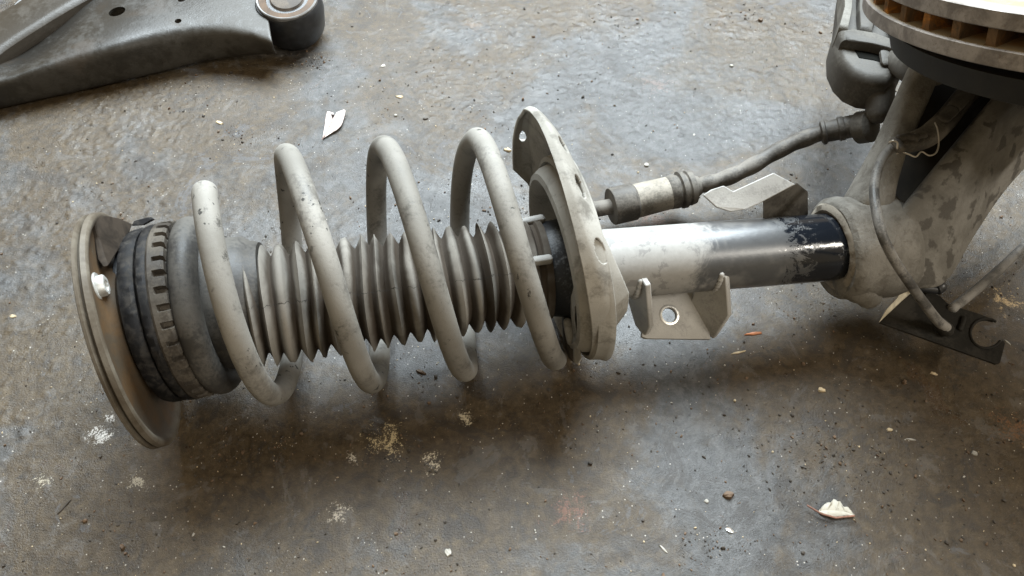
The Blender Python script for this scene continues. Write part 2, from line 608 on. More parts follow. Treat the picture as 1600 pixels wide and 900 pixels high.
M_plate = plate_material()
M_gusset = simple('shaded_brown_gusset', (0.026, 0.020, 0.015), 0.8, 0, 0.5, 50, spec=0.12)  # brown darkened to carry the shade on the plate's far inner wall
M_rubber = dusty('gritty_black_rubber', (0.010, 0.010, 0.011), (0.036, 0.033, 0.030), None, 160, 0.42, 0.7, 0.4, spec=0.15)
M_isolator = dusty('dusty_isolator_rubber', (0.038, 0.037, 0.036), (0.085, 0.080, 0.072), (0.025, 0.022, 0.018), 30, 0.6, 0.6, 0.3, 0.4)
M_ring = dusty('dusty_bearing_ring', (0.036, 0.030, 0.024), (0.082, 0.071, 0.057), (0.02, 0.017, 0.014), 40, 0.55, 0.7, 0.3, 0.5)
M_black = simple('black_plastic', (0.016, 0.017, 0.019), 0.4, var=0.5)
M_cup = dusty('dark_bump_stop_cup', (0.018, 0.021, 0.026), (0.14, 0.15, 0.16), None, 30, 0.30, 0.5, 0.1)
M_bright = simple('bright_zinc', (0.62, 0.62, 0.60), 0.35, 0.8, 0.2)
M_knuckle = knuckle_material(tone=0.92)
M_knuckle_plain = knuckle_material('knuckle_cast_iron_plain', 0.25)
M_caliper = dusty('dusty_caliper_iron', (0.060, 0.054, 0.046), (0.115, 0.107, 0.094), (0.035, 0.030, 0.024), 30, 0.5, 0.7, 0.3, 0.4)
M_hose = dusty('dusty_rubber_hose', (0.075, 0.068, 0.06), (0.17, 0.155, 0.135), None, 40, 0.5, 0.65, 0.3)
M_sleeve = dusty('dusty_hose_sleeve', (0.16, 0.145, 0.12), (0.33, 0.30, 0.255), (0.08, 0.06, 0.045), 40, 0.65, 0.7, 0.3, 0.5)
M_arm = dusty('control_arm_steel', (0.016, 0.014, 0.011), (0.034, 0.031, 0.026), (0.036, 0.022, 0.011), 9, 0.45, 0.5, 0.25, 0.35, spec=0.6)


# ------------------------------------------------------------------ floor
NOISE_TABLE = {}


def np_noise(X, Y, freq, seed):
    if seed not in NOISE_TABLE:
        NOISE_TABLE[seed] = np.random.RandomState(seed).rand(256, 256)
    G = NOISE_TABLE[seed]
    u, v = X * freq + 91.3, Y * freq + 57.7
    iu, iv = np.floor(u).astype(int), np.floor(v).astype(int)
    fu, fv = u - iu, v - iv
    fu = fu * fu * (3 - 2 * fu); fv = fv * fv * (3 - 2 * fv)
    g = lambda a, b: G[a % 256, b % 256]
    return (g(iu, iv) * (1 - fu) * (1 - fv) + g(iu + 1, iv) * fu * (1 - fv)
            + g(iu, iv + 1) * (1 - fu) * fv + g(iu + 1, iv + 1) * fu * fv) - 0.5


def floor_height(X, Y):
    h = np_noise(X, Y, 7, 1) * 0.0020 + np_noise(X, Y, 23, 2) * 0.0004
    rough = np.clip((np_noise(X, Y, 6, 8) + 0.55 * np.clip((Y + 0.02) * 3, -0.4, 1) * (X > -0.1) + 0.1) * 2.0, 0.2, 1.0)
    # scattered crumbs pressed into the surface, and pits
    A = X * 0.8 + Y * 0.6; Bq = Y * 0.8 - X * 0.6
    g1 = np_noise(A, Bq, 210, 4) + 0.5 * np_noise(X, Y, 430, 5)
    g2 = np_noise(X + 0.3 * Y, Y - 0.2 * X, 330, 6) + 0.5 * np_noise(A, Bq, 500, 7)
    h = h + rough * (np.clip(g1 - 0.26, 0, 1) * 0.0040 + np.clip(g2 - 0.28, 0, 1) * 0.0032 - np.clip(-g1 - 0.28, 0, 1) * 0.0025)
    r = np.sqrt(X ** 2 + Y ** 2)
    return (h - 0.0015) * np.clip(2.4 - r, 0, 1)


def build_floor():
    xs = np.concatenate([[-6, -3, -1.6, -1.0], np.linspace(-0.72, 0.72, 760), [1.0, 1.6, 3, 6]])
    ys = np.concatenate([[-6, -3, -1.2, -0.6], np.linspace(-0.36, 0.62, 520), [0.9, 1.4, 3, 6]])
    X, Y = np.meshgrid(xs, ys)
    Z = floor_height(X, Y)
    n, k = X.shape
    verts = np.stack([X.ravel(), Y.ravel(), Z.ravel()], 1)
    idx = np.arange(n * k).reshape(n, k)
    faces = np.stack([idx[:-1, :-1].ravel(), idx[:-1, 1:].ravel(), idx[1:, 1:].ravel(), idx[1:, :-1].ravel()], 1)
    me = bpy.data.meshes.new('floor')
    me.vertices.add(len(verts))
    me.vertices.foreach_set('co', verts.astype(np.float32).ravel())
    nf = len(faces)
    me.loops.add(nf * 4)
    me.loops.foreach_set('vertex_index', faces.astype(np.int32).ravel())
    me.polygons.add(nf)
    me.polygons.foreach_set('loop_start', np.arange(0, nf * 4, 4, dtype=np.int32))
    me.polygons.foreach_set('use_smooth', np.ones(nf, dtype=bool))
    me.update(calc_edges=True)
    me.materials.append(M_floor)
    o = bpy.data.objects.new('floor', me)
    COL.objects.link(o)
    o['kind'] = 'structure'
    return o


build_floor()


def fz(x, y):
    return float(floor_height(np.array([x]), np.array([y]))[0])


# ------------------------------------------------------------------ the strut
strut = thing('suspension_strut', Vector((P_M.x, P_M.y, 0)),
              'dusty suspension strut with coil spring and ribbed rubber boot lying across the floor', 'strut')

# --- upper mount plate: two thin flanges and a dished brown inner face
PF = disc_frame(213, 514, 0.096, (0.965, 0.26), 0.25)
plate_r = 0.0865


def plate_rf(ph, t, r):
    # lobes of the mount plate
    d = (ph - math.radians(-38) + math.pi) % (2 * math.pi) - math.pi
    k = math.exp(-(d / 0.28) ** 2) * 0.010 * max(0, (r - 0.05) / 0.036)
    return 0, k


mb = MB(PF)
mb.lathe(PF, [(-0.0083, 0.0284), (-0.0083, 0.0810), (-0.0076, 0.0824), (-0.0059, 0.0826), (-0.0050, 0.0813), (-0.0048, 0.0791), (-0.0042, 0.0791),
              (-0.0036, 0.0813), (-0.0025, 0.0826), (0.0006, 0.0822), (0.0016, 0.0810), (0.0017, 0.0794), (0.0009, 0.0772), (-0.0025, 0.0739),
              (-0.0035, 0.0663), (-0.0032, 0.0568), (-0.0014, 0.0474), (0.0029, 0.0436), (0.0043, 0.0284)], 160, True, True, rf=plate_rf)
mount_plate = mb.build('mount_plate', M_plate, strut)
# silver nut, bolt hole and stamped mark on the inner face
def plate_pt(px, py, t):
    r = ray(px, py)
    k = (t - (CAM - PF.o).dot(PF.X)) / r.dot(PF.X)
    return CAM + r * k


mb = MB(PF)
gus = [(147, 339, .001), (165, 336, .002), (186, 340, .005), (208, 350, .008), (200, 372, .008), (186, 392, .007), (170, 416, .005), (162, 404, .002), (156, 372, .0)]
mb.plate([plate_pt(*p) for p in gus], PF.X * -0.004)
mb.build('mount_gusset', M_gusset, mount_plate, bevel=0.0012)
nut_c = plate_pt(150, 449, -0.0045)
NF = Frame(nut_c, PF.X)
mb = MB()
mb.lathe(NF, [(-0.002, 0.00016), (-0.002, 0.00918), (0.0015, 0.00943), (0.0022, 0.00886), (0.0022, 0.00656)], 40)
hexr = lambda ph, t, r: (0, -0.0006 * (1 - abs(math.cos(3 * ph))) if t > 0.003 else 0)
mb.lathe(NF, [(0.0020, 0.00697), (0.0055, 0.00697), (0.0065, 0.00615), (0.0065, 0.00394), (0.004, 0.00369), (0.0038, 0.00025)], 48, rf=hexr)
mb.build('nut', simple('dull_zinc', (0.40, 0.40, 0.38), 0.5, 0.35, 0.3), mount_plate)
hole_c = plate_pt(164, 506, -0.0046)
HF = Frame(hole_c, PF.X)
mb = MB()
mb.lathe(HF, [(0.0004, 0.0052), (0.0010, 0.0045), (0.0006, 0.0034), (-0.0035, 0.0032), (-0.0036, 0.0002)], 32)
mb.build('bolt_hole', M_black, mount_plate)
mb = MB()
for a, b in (((143, 409), (153, 393)), ((152, 428), (160, 407)), ((147, 413), (149, 410)), ((150, 417), (154, 412)), ((147, 421), (151, 415))):
    mb.sweep([plate_pt(*a, -0.0044), plate_pt(*b, -0.0044)], 0.0005, 8)
mb.build('stamped_mark', simple('stamped_edge', (0.36, 0.24, 0.15), 0.6), mount_plate)

# --- rubber core and bearing stack
K = disc_frame(300, 482, 0.094, (0.978, 0.205), 0.26)
tk = lambda px: K.t(px)
core = MB(K)
core.lathe(K, [(-0.042, 0.030), (-0.036, 0.046), (-0.030, 0.045), (-0.026, 0.040), (-0.024, 0.050), (-0.018, 0.052)], 72, True, True,
           rf=lambda ph, t, r: (0, 0.004 * math.sin(3 * ph + 1) if t > -0.04 else 0))
core.build('mount_core', M_black, strut)
rj = lambda amp, f: (lambda ph, t, r: (0.0, 0.6 * amp * mnoise.noise(Vector((math.cos(ph) * f, math.sin(ph) * f, t * 300)))))
mb = MB(K)
mb.lathe(K, [(-0.0285, 0.0400), (-0.0285, 0.0564), (-0.0268, 0.0600), (-0.0238, 0.0613), (-0.0190, 0.0616), (-0.0169, 0.0602), (-0.0165, 0.0500)], 220, True, True, rf=rj(0.0007, 12))
rub1 = mb.build('rubber_ring', M_rubber, strut)
mb = MB(K)
mb.lathe(K, [(-0.0160, 0.0500), (-0.0157, 0.0602), (-0.0141, 0.0620), (-0.0104, 0.0625), (-0.0087, 0.0616), (-0.0085, 0.0500)], 220, True, True, rf=rj(0.0006, 14))
mb.build('rubber_ring', M_rubber, strut)
# little flap at the top of the black ring
mb = MB()
fl = [K.pt(205, 353, -0.012), K.pt(209, 345, -0.012), K.pt(232, 339, -0.010), K.pt(238, 343, -0.010), K.pt(222, 352, -0.008)]
mb.plate(fl, K.X * 0.001 + K.N * -0.004)
mb.build('rubber_flap', M_rubber, strut, bevel=0.0006)
# toothed ring
NTOOTH = 34


def tooth_rf(ph, t, r):
    ph0 = (ph * NTOOTH / (2 * math.pi)) % 1.0
    if t > -0.0038 and ph0 < 0.30:
        return 0, (-0.0050 if r > 0.0555 else 0)
    return 0, 0.0003 * mnoise.noise(Vector((math.cos(ph) * 9, math.sin(ph) * 9, t * 200)))


mb = MB(K)
mb.lathe(K, [(-0.0088, 0.0500), (-0.0086, 0.0616), (-0.0070, 0.0628), (-0.0042, 0.0628), (-0.0036, 0.0628), (0.0015, 0.0624), (0.0030, 0.0611), (0.0032, 0.0500)], NTOOTH * 12, True, True, rf=tooth_rf)
mb.build('toothed_ring', M_ring, strut, angle=30)
# isolator roll
mb = MB(K)
prof = [(0.001, 0.048)]
for i in range(15):
    a = math.pi * i / 14
    prof.append((0.0115 - 0.0095 * math.cos(a), 0.0535 + 0.0095 * math.sin(a)))
prof += [(0.0185, 0.044)]
mb.lathe(K, prof, 160, rf=lambda ph, t, r: (0.0012 * math.sin(ph * 2), 0.0004 * math.sin(5 * ph)))
mb.build('isolator_ring', M_isolator, strut)
# upper cap with ribs, boot shoulder
mb = MB(K)
mb.lathe(K, [(0.012, 0.050), (0.0175, 0.0475), (0.030, 0.0462), (0.033, 0.0450), (0.034, 0.040)], 120, True, True)
cap = mb.build('upper_cap', M_isolator, strut)
mb = MB(K)
mb.lathe(K, [(0.032, 0.0440), (0.044, 0.0425), (0.048, 0.039), (0.055, 0.036)], 120, True, True)
mb.build('boot_shoulder', M_isolator, cap)
for ph in (math.radians(78), math.radians(118)):
    mb = MB()
    c = K.P(0.036, 0.0445, ph)
    rad = (K.U * math.cos(ph) + K.N * math.sin(ph))
    tn = K.X.cross(rad)
    mb.box(c, K.X * 0.006, rad * 0.002, tn * 0.0011)
    mb.build('rib', M_isolator, cap, bevel=0.0004)

# --- dust boot
tb0, tb1 = B.t(352), B.t(826)
NR = 20
prof = []
for i in range(NR):
    for k in range(10):
        s = k / 10
        c = 0.5 * abs(1 - 2 * s) + 0.5 * (0.5 + 0.5 * math.cos(2 * math.pi * s))      # folds between V and wave
        w = (i + s) / NR
        rmax = 0.0432 - 0.0038 * w + 0.0011 * math.sin(i * 2.3) * math.sin(i * 0.9)
        if i == 0:
            rmax -= 0.0085 * (1 - s)
        prof.append((tb0 + (tb1 - tb0) * (w + 0.006 * math.sin(i * 1.7)), rmax - 0.0088 * (1 - c)))
prof.append((tb1, 0.0385))
seg = 128


def boot_rf(ph, t, r):
    return 0.0011 * math.sin(ph * 2 + t * 40) + 0.0008 * mnoise.noise(Vector((math.cos(ph), math.sin(ph), t * 60))), \
           0.0007 * mnoise.noise(Vector((math.cos(ph) * 1.3 + 5, math.sin(ph) * 1.3, t * 45)))


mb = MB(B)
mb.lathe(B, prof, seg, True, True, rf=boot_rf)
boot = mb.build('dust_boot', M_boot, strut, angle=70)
# lower collar of the boot with its clip
tc = B.t(824)
mb = MB(B)
mb.lathe(B, [(tc - 0.004, 0.034), (tc - 0.002, 0.0375), (tc + 0.002, 0.0380), (tc + 0.004, 0.0350), (tc + 0.0065, 0.0350), (tc + 0.008, 0.0372),
             (tc + 0.0125, 0.0368), (tc + 0.0135, 0.033)], 96, True, True)
mb.build('boot_collar', M_boot, boot)
mb = MB()
a, b = B.pt(836, 408, 0.0375), B.pt(858, 405, 0.0375)
mb.sweep([a, b], 0.0030, 12, flat=(1, 1))
mb.build('boot_clip', M_bracket, boot)
mb = MB()
a, b = B.pt(800, 352, 0.006), B.pt(846, 343, 0.006)
mb.sweep([a, b], 0.0032, 12, flat=(1, 1.1))
mb.build('boot_clip', M_bracket, boot)

# --- coil spring
PITCHM = 148 / 2173.0
RS, RW = 0.0838, 0.0081
t_bot = S.t(402) + 0.0
phi0, phi1 = math.radians(47), math.radians(180 + 3 * 360 + 18)
pts, rad = [], []
NS = 420
for i in range(NS + 1):
    ph = phi0 + (phi1 - phi0) * i / NS
    t = t_bot + PITCHM * (ph - math.pi) / (2 * math.pi) - 0.0050 * math.cos(ph)
    if ph < math.pi:
        t += 0.011 * ((math.pi - ph) / (math.pi - phi0)) ** 1.6
    if math.sin(ph) > 0:
        t += interp(ph / (2 * math.pi), [0, 1.25, 2.25, 3.25], [0.0, 0.004, -0.003, -0.012]) * math.sin(ph)
    pts.append(S.P(t, RS, ph)); rad.append(RW)
mb = MB(S)
mb.sweep(pts, rad, 28)
spring = mb.build('coil_spring', M_spring, strut, angle=60)


def add_smudges(mat, spots, colour=(0.03, 0.028, 0.025)):
    """oil smudges and chipped paint at given places on the thing itself (object coordinates)"""
    t = NT.__new__(NT)
    t.mat, t.t = mat, mat.node_tree
    t.n = t.t.nodes; t.bsdf = t.n['Principled BSDF']; t._co = None
    sock = t.bsdf.inputs['Base Color']
    col = sock.links[0].from_socket
    nn = t.noise(700, 5, 0.8, 0.4)
    for c, r, amt, squash in spots:
        sub = t.node('ShaderNodeVectorMath', operation='SUBTRACT'); t.link(t.co, sub.inputs[0]); sub.inputs[1].default_value = tuple(c)
        mul = t.node('ShaderNodeVectorMath', operation='MULTIPLY'); t.link(sub.outputs[0], mul.inputs[0]); mul.inputs[1].default_value = squash
        ln = t.node('ShaderNodeVectorMath', operation='LENGTH'); t.link(mul.outputs[0], ln.inputs[0])
        m = t.step(t.math('ADD', t.math('DIVIDE', ln.outputs['Value'], r), t.math('MULTIPLY', t.math('SUBTRACT', nn, 0.42), 4.0)), 1.1, 0.6)
        col = t.mix(t.math('MULTIPLY', m, amt), col, colour)
    t.link(col, sock)


def on_spring(px, py):
    """point of the coil's near surface seen at that place"""
    best = min((p for p in pts if True), key=lambda p: (Vector(proj(p)) - Vector((px, py))).length + (p - CAM).length * 60)
    r = ray(px, py).normalized()
    q = CAM + r * ((best - CAM).dot(r) - RW * 0.8)
    return q - strut.location


add_smudges(M_spring, [(on_spring(404, 570), 0.0033, 0.9, (1, 1, 1)), (on_spring(378, 540), 0.0022, 0.5, (1, 1, 1)), (on_spring(342, 345), 0.0026, 0.75, (1, 0.35, 0.35)),
                       (on_spring(352, 395), 0.0022, 0.8, (1, 0.3, 0.3)), (on_spring(322, 330), 0.0019, 0.6, (1, 0.4, 0.4)),
                       (on_spring(826, 458), 0.0017, 1.0, (1.2, 0.3, 0.3)), (on_spring(809, 432), 0.0011, 1.0, (1.2, 0.4, 0.4)), (on_spring(834, 478), 0.0011, 1.0, (1, 0.4, 0.4)), (on_spring(690, 470), 0.0011, 0.8, (1, .4, .4))])

# --- lower spring seat
Q = disc_frame(868, 366, 0.0945, (-0.970, -0.242), 0.130, flip=True)
RIM = 0.0935
deg = math.degrees


def wrap(ph):
    d = (deg(ph) + 180) % 360 - 180
    return d


def tl(ph):
    return interp(wrap(ph), [-180, -110, -72, -60, -50, -30, 0, 40, 90, 165, 172, 180], [0.004, 0.004, 0.004, -0.002, -0.012, -0.009, -0.002, 0, 0, 0, 0.002, 0.004])


def tr(ph):
    return interp(wrap(ph), [-180, -110, -60, 0, 30, 57, 71, 86, 99, 112, 126, 137, 150, 168, 175, 180],
                  [0.008, 0.008, 0.010, 0.007, 0.0095, 0.0125, 0.0135, 0.015, 0.0195, 0.0240, 0.0290, 0.0270, 0.0165, 0.003, 0.004, 0.006])


SLOTS = [(51, 0.80, 5.0), (73, 0.80, 5.6), (101, 0.66, 5.6), (-28, 0.45, 4.5)]
NSEG, NROW = 1000, 36


def rim_skip(i, j):
    ph = 360.0 * (j + 0.5) / NSEG
    s = (i + 0.5) / NROW
    for a, c, h in SLOTS:
        d = (ph - a + 180) % 360 - 180
        if (d / h) ** 2 + ((s - c) / 0.18) ** 2 < 1:
            return True
    return False


rows = []
for i in range(NROW + 1):
    s = i / NROW
    ring = []
    for j in range(NSEG):
        ph = 2 * math.pi * j / NSEG
        t = tl(ph) + (tr(ph) - tl(ph)) * s
        r = RIM + 0.0012 * math.sin(math.pi * s) - 0.016 * max(0, s - 0.35) ** 1.5 + 0.0006 * mnoise.noise(Vector((math.cos(ph) * 6, math.sin(ph) * 6, s * 2)))
        ring.append(Q.P(t, r, ph))
    rows.append(ring)
mb = MB(Q)
mb.grid(rows, skip=rim_skip)
seat_rim = mb.build('seat_rim', M_seat, strut, solid=0.0026, angle=50)
QD = disc_frame(883, 405, 0.089, (-0.975, -0.222), 0.20, flip=True)
mb = MB(QD)
mb.lathe(QD, [(0.016, 0.0265), (0.010, 0.030), (0.006, 0.046), (0.002, 0.0520), (-0.004, 0.0560), (-0.0080, 0.0590), (-0.0095, 0.0620),
             (-0.0085, 0.0655), (-0.004, 0.0685), (0.002, 0.0700), (0.003, 0.0715), (0.0005, 0.0735), (0.001, 0.0755), (0.008, 0.0770), (0.012, 0.0790)], 200)
mb.build('seat_dish', M_seat, strut, solid=0.0022)
# pressed back of the seat joining dish and rim
mb = MB(Q)
rows = []
for k in range(7):
    w = k / 6
    ring = []
    for j in range(200):
        ph = 2 * math.pi * j / 200
        a = QD.P(0.011, 0.078, ph)
        c = Q.P(0.0035, RIM - 0.002, ph)
        ring.append(a * (1 - w) + c * w)
    rows.append(ring)
mb.grid(rows)
mb.build('seat_back', M_seat, strut, solid=0.0020)
# dark bump stop cup in the dish
mb = MB(T)
mb.lathe(T, [(-0.012, 0.026), (-0.012, 0.0335), (-0.008, 0.0352), (0.010, 0.0375), (0.016, 0.046), (0.018, 0.046)], 96, True, True)
mb.build('bump_stop_cup', M_cup, strut)
# small rivet in the dish and pressed stop for the spring end
mb = MB()
rv = Frame(Q.pt(863, 349, -0.004), Q.X * -1)
mb.lathe(rv, [(0.0, 0.0035), (0.002, 0.0033), (0.0032, 0.002), (0.0034, 0.0002)], 20)
mb.build('rivet', M_seat, strut)
# lower folded tab of the seat: light lip, dark slot, wedge behind
mb = MB()
lip = [(891, 456, .040), (897, 446, .045), (903, 452, .048), (909, 463, .050), (906, 470, .050), (900, 480, .046), (899, 497, .040), (903, 530, .03), (910, 560, .02), (904, 571, .016), (897, 566, .016), (897, 520, .03), (893, 492, .036), (893, 475, .04)]
mb.plate([Q.pt(*p) for p in lip], Q.N * -0.006)
mb.build('seat_lip', M_seat, strut, bevel=0.0012, smooth=True)
mb = MB()
pad = [(880, 497, .012), (888, 490, .014), (896, 496, .016), (905, 530, .010), (905, 556, .004), (897, 568, .0), (890, 560, .0), (882, 535, .006)]
mb.plate([Q.pt(*p) for p in pad], Q.N * -0.010)
mb.build('spring_pad', M_ring, strut, bevel=0.002)
mb = MB()
pts_ = [Q.pt(887, 503, .018), Q.pt(891, 520, .016), Q.pt(892, 534, .012)]
mb.sweep(pts_, [0.0034, 0.0040, 0.0030], 14)
mb.build('pad_bead', M_seat, strut)

# --- tube
mb = MB(T)
tt0, tt1 = 0.006, T.t(1345)
prof = [(tt0 + (tt1 - tt0) * i / 60, 0.0262) for i in range(61)]
mb.lathe(T, prof, 128, True, True)
mb.build('strut_tube', M_tube, strut)
# weld bead at the left of the link bracket
# --- link bracket: a pressed channel with two ears
n0, n1 = -0.020, 0.020
th = 0.0044


def on_plane(px, py, A, Bp, Cp):
    nn = (Bp - A).cross(Cp - A).normalized()
    r = ray(px, py)
    return CAM + r * ((A - CAM).dot(nn) / r.dot(nn)), nn


def ear(name, parent, tri, outline_):
    A, Bp, Cp = [T.pt(*q) for q in tri]
    ps = [on_plane(px, py, A, Bp, Cp) for px, py in outline_]
    nn = ps[0][1]
    if nn.dot(T.X) < 0:
        nn = -nn
    m = MB(T)
    m.plate([p for p, _ in ps], nn * th)
    return m.build(name, M_bracket, parent, bevel=0.0009)


link = ear('link_bracket', strut, ((981, 470, n0), (1003, 524, n0 + .002), (1012, 470, n1)),
           [(985, 409), (1009, 447), (1014, 512), (1006, 527), (992, 508), (980, 468)])
ear('bracket_ear', link, ((1080, 474, n0), (1110, 528, n0 + .006), (1136, 450, n1)),
    [(1110, 400), (1134, 434), (1138, 494), (1114, 530), (1092, 515), (1079, 474), (1090, 438)])
for pxe in (985, 1108):
    te = T.t(pxe)
    path = [T.P(te + 0.0003 * math.sin(k * 1.9), 0.0258, math.radians(122 + k * 3.2)) for k in range(18)]
    m = MB()
    m.sweep(path, [0.0021 + 0.0004 * math.sin(k * 2.4) for k in range(18)], 10)
    m.build('weld_bead', M_bracket, link)
# floor of the channel with a round hole: ring of faces
br = MB(T)
c0 = [T.pt(1010, 444, n0), T.pt(1086, 446, n0), T.pt(1112, 530, n0 + 0.008), T.pt(1004, 528, n0 + 0.010)]
hc = T.pt(1046, 492, n0 + .004)
ax_u = (c0[1] - c0[0]).normalized()
nrm = (c0[1] - c0[0]).cross(c0[3] - c0[0]).normalized()
if nrm.dot(CAM - hc) < 0:
    nrm = -nrm
ax_v = nrm.cross(ax_u)
NH = 48
outer, inner = [], []
for j in range(NH):
    a = 2 * math.pi * j / NH
    d = ax_u * math.cos(a) + ax_v * math.sin(a)
    inner.append(hc + d * 0.0058)
    best = 9
    for k in range(4):
        p, q = c0[k], c0[(k + 1) % 4]
        e = q - p
        # intersect ray hc+d*s with segment in plane coords
        A = np.array([[d.dot(ax_u), -e.dot(ax_u)], [d.dot(ax_v), -e.dot(ax_v)]])
        rh = np.array([(p - hc).dot(ax_u), (p - hc).dot(ax_v)])
        if abs(np.linalg.det(A)) > 1e-12:
            s, w = np.linalg.solve(A, rh)
            if s > 0 and -1e-6 <= w <= 1 + 1e-6:
                best = min(best, s)
    outer.append(hc + d * best)
low_i = [p - nrm * th for p in inner]
low_o = [p - nrm * th for p in outer]
br.grid([outer, [hc + (p - hc).normalized() * 0.0085 for p in inner], [p + nrm * 0.0 for p in inner], low_i, low_o, outer])
br.build('bracket_base', M_bracket, link, weld=True, angle=30)
br = MB()
HFb = Frame(hc, nrm)
br.lathe(HFb, [(0.0003, 0.0080), (0.0005, 0.0074), (0.0005, 0.0062), (-0.001, 0.0056)], 48)
br.build('hole_rim', M_bright, link)

# --- brake hose bracket behind the tube
hb = MB(T)
top = [(1099, 305), (1112, 296), (1131, 290), (1146, 299), (1209, 270), (1243, 288), (1192, 315), (1188, 318), (1165, 327), (1142, 331), (1120, 324)]
zz = 0.012
topp = [T.pt(px, py, zz + (0.004 if px > 1180 else 0)) for px, py in top]
hb.plate(topp, T.N * -0.0024)
hose_br = hb.build('hose_bracket', M_bracket, strut, bevel=0.0006)
hb = MB(T)
side = [T.pt(1192, 316, zz + 0.003), T.pt(1244, 289, zz + 0.003), T.pt(1262, 303, zz - 0.012), T.pt(1262, 345, -0.012), T.pt(1192, 350, -0.002)]
hb.plate(side, T.U * 0.0024 + T.X * 0.0005)
hb.build('bracket_side', M_caliper, hose_br, bevel=0.0006)

# ------------------------------------------------------------------ wheel hub assembly
DF = disc_frame(1760, 10, 0.25, (math.sin(math.radians(16)), math.cos(math.radians(16))), 0.24)
hub = thing('wheel_hub_assembly', Vector((P_R.x + 0.09, P_R.y + 0.02, 0)),
            'cast steering knuckle with rusty vented brake disc, clamped to the right end of the strut', 'wheel hub')
# knuckle clamp collar round the tube
tcl = T.t(1306)
mb = MB(T)
mb.lathe(T, [(tcl - 0.004, 0.0262), (tcl - 0.004, 0.0345), (tcl - 0.001, 0.0378), (tcl + 0.005, 0.0388), (tcl + 0.012, 0.0378), (tcl + 0.022, 0.0385), (tcl + 0.040, 0.0400), (tcl + 0.050, 0.036), (tcl + 0.053, 0.02)],
         112, False, True, rf=lambda ph, t, r: (-0.004 * math.cos(ph), 0.0016 * mnoise.noise(Vector((math.cos(ph) * 2, math.sin(ph) * 2, t * 60))) + (0.004 * max(0, math.cos(ph - math.radians(200))) if r > .03 else 0)))
knuckle = mb.build('knuckle_clamp', M_knuckle_plain, hub)
# torn bright edge in the clamp mouth
mb = MB(T)
mb.lathe(T, [(tcl - 0.0045, 0.0264), (tcl - 0.0060, 0.0290), (tcl - 0.0050, 0.0330), (tcl - 0.003, 0.0346)], 112,
         rf=lambda ph, t, r: (-0.004 * math.cos(ph) + 0.0012 * mnoise.noise(Vector((math.cos(ph) * 5, math.sin(ph) * 5, r * 100))), 0))
mb.build('clamp_lip', M_sleeve, knuckle)


def blob(fr_pts, r, flat=None, upv=None, seg=24):
    b = MB()
    b.sweep(fr_pts, r, seg, flat=flat, upv=upv)
    return b


# pinch lug under the clamp
mb = blob([at(1338, 436, 0.058), at(1352, 454, 0.050), at(1358, 464, 0.046)], [0.018, 0.014, 0.010])
mb.build('pinch_lug', M_knuckle_plain, knuckle, sub=0)
# bridge from the clamp to both arms
mb = blob([at(1352, 355, 0.078), at(1380, 352, 0.080), at(1400, 366, 0.078)], [0.026, 0.026, 0.020])
mb.build('knuckle_bridge', M_knuckle_plain, knuckle)
# narrow arm rising to the caliper side
path = smooth_path([at(1356, 318, 0.098), at(1372, 275, 0.112), at(1402, 205, 0.135), at(1436, 128, 0.155), at(1452, 90, 0.16)], 6)
mb = MB()
mb.sweep(path, [0.0150 - 0.0050 * min(1, i / 10) for i in range(len(path))], 28, flat=(1.0, 1.25), upv=Vector((0.3, -0.2, 1)))
mb.build('knuckle_arm', M_knuckle_plain, knuckle, angle=60)
# wide arm: ridge along its top and a spotted flank falling to the floor side
ridge = smooth_path([at(1372, 372, 0.100), at(1404, 330, 0.108), at(1455, 268, 0.124), at(1505, 208, 0.142), at(1555, 148, 0.16), at(1620, 75, 0.18)], 8)
ridge2 = smooth_path([at(1398, 384, 0.100), at(1432, 336, 0.108), at(1482, 278, 0.124), at(1534, 218, 0.142), at(1588, 158, 0.16), at(1655, 92, 0.18)], 8)
low = smooth_path([at(1384, 446, 0.062), at(1436, 452, 0.058), at(1480, 440, 0.058), at(1525, 366, 0.066), at(1585, 282, 0.082), at(1690, 180, 0.11)], 8)
low2 = [p + Vector((0.012, 0.03, -0.02)) for p in low]
inn = [p + Vector((0.004, 0.02, -0.05)) for p in ridge]
tov = lambda p, d: (CAM - p).normalized() * d
mixp = lambda A, Bq, w, d=0.0: [a * (1 - w) + b * w + tov(a, d) for a, b in zip(A, Bq)]
rows = [inn, mixp(ridge, inn, 0.06), ridge, mixp(ridge, ridge2, 0.15, 0.0018), mixp(ridge, ridge2, 0.5, 0.0030), mixp(ridge, ridge2, 0.85, 0.0022), ridge2, mixp(ridge2, low, 0.06, 0.0),
        mixp(ridge2, low, 0.3, 0.001), mixp(ridge2, low, 0.6, 0.0012), mixp(ridge2, low, 0.93, 0.001), low, mixp(low, low2, 0.1), low2]
mb = MB()
mb.grid(rows, close_u=False, close_v=True)
mb.build('knuckle_arm', M_knuckle, knuckle, sub=1, angle=180)
# web between the arms, coloured near black for the shade in the gap
mb = MB()
web = [at(1378, 322, 0.070), at(1420, 344, 0.068), at(1520, 236, 0.105), at(1640, 100, 0.150), at(1640, 40, 0.160), at(1450, 40, 0.150), at(1425, 150, 0.125)]
mb.plate(web, Vector((0, 0, -0.008)))
mb.build('knuckle_web', simple('shaded_gap_iron', (0.020, 0.016, 0.011), 0.75, 0, 0.5, 30, spec=0.2), knuckle, bevel=0.002)
# hub carrier under the disc
HB = Frame(DF.P(-0.035), DF.X)
mb = MB(HB)
mb.lathe(HB, [(-0.060, 0.030), (-0.055, 0.040), (-0.030, 0.042), (-0.022, 0.062), (-0.006, 0.066), (-0.002, 0.060), (0.004, 0.055)], 96, True, True)
mb.build('hub_carrier', M_caliper, knuckle)

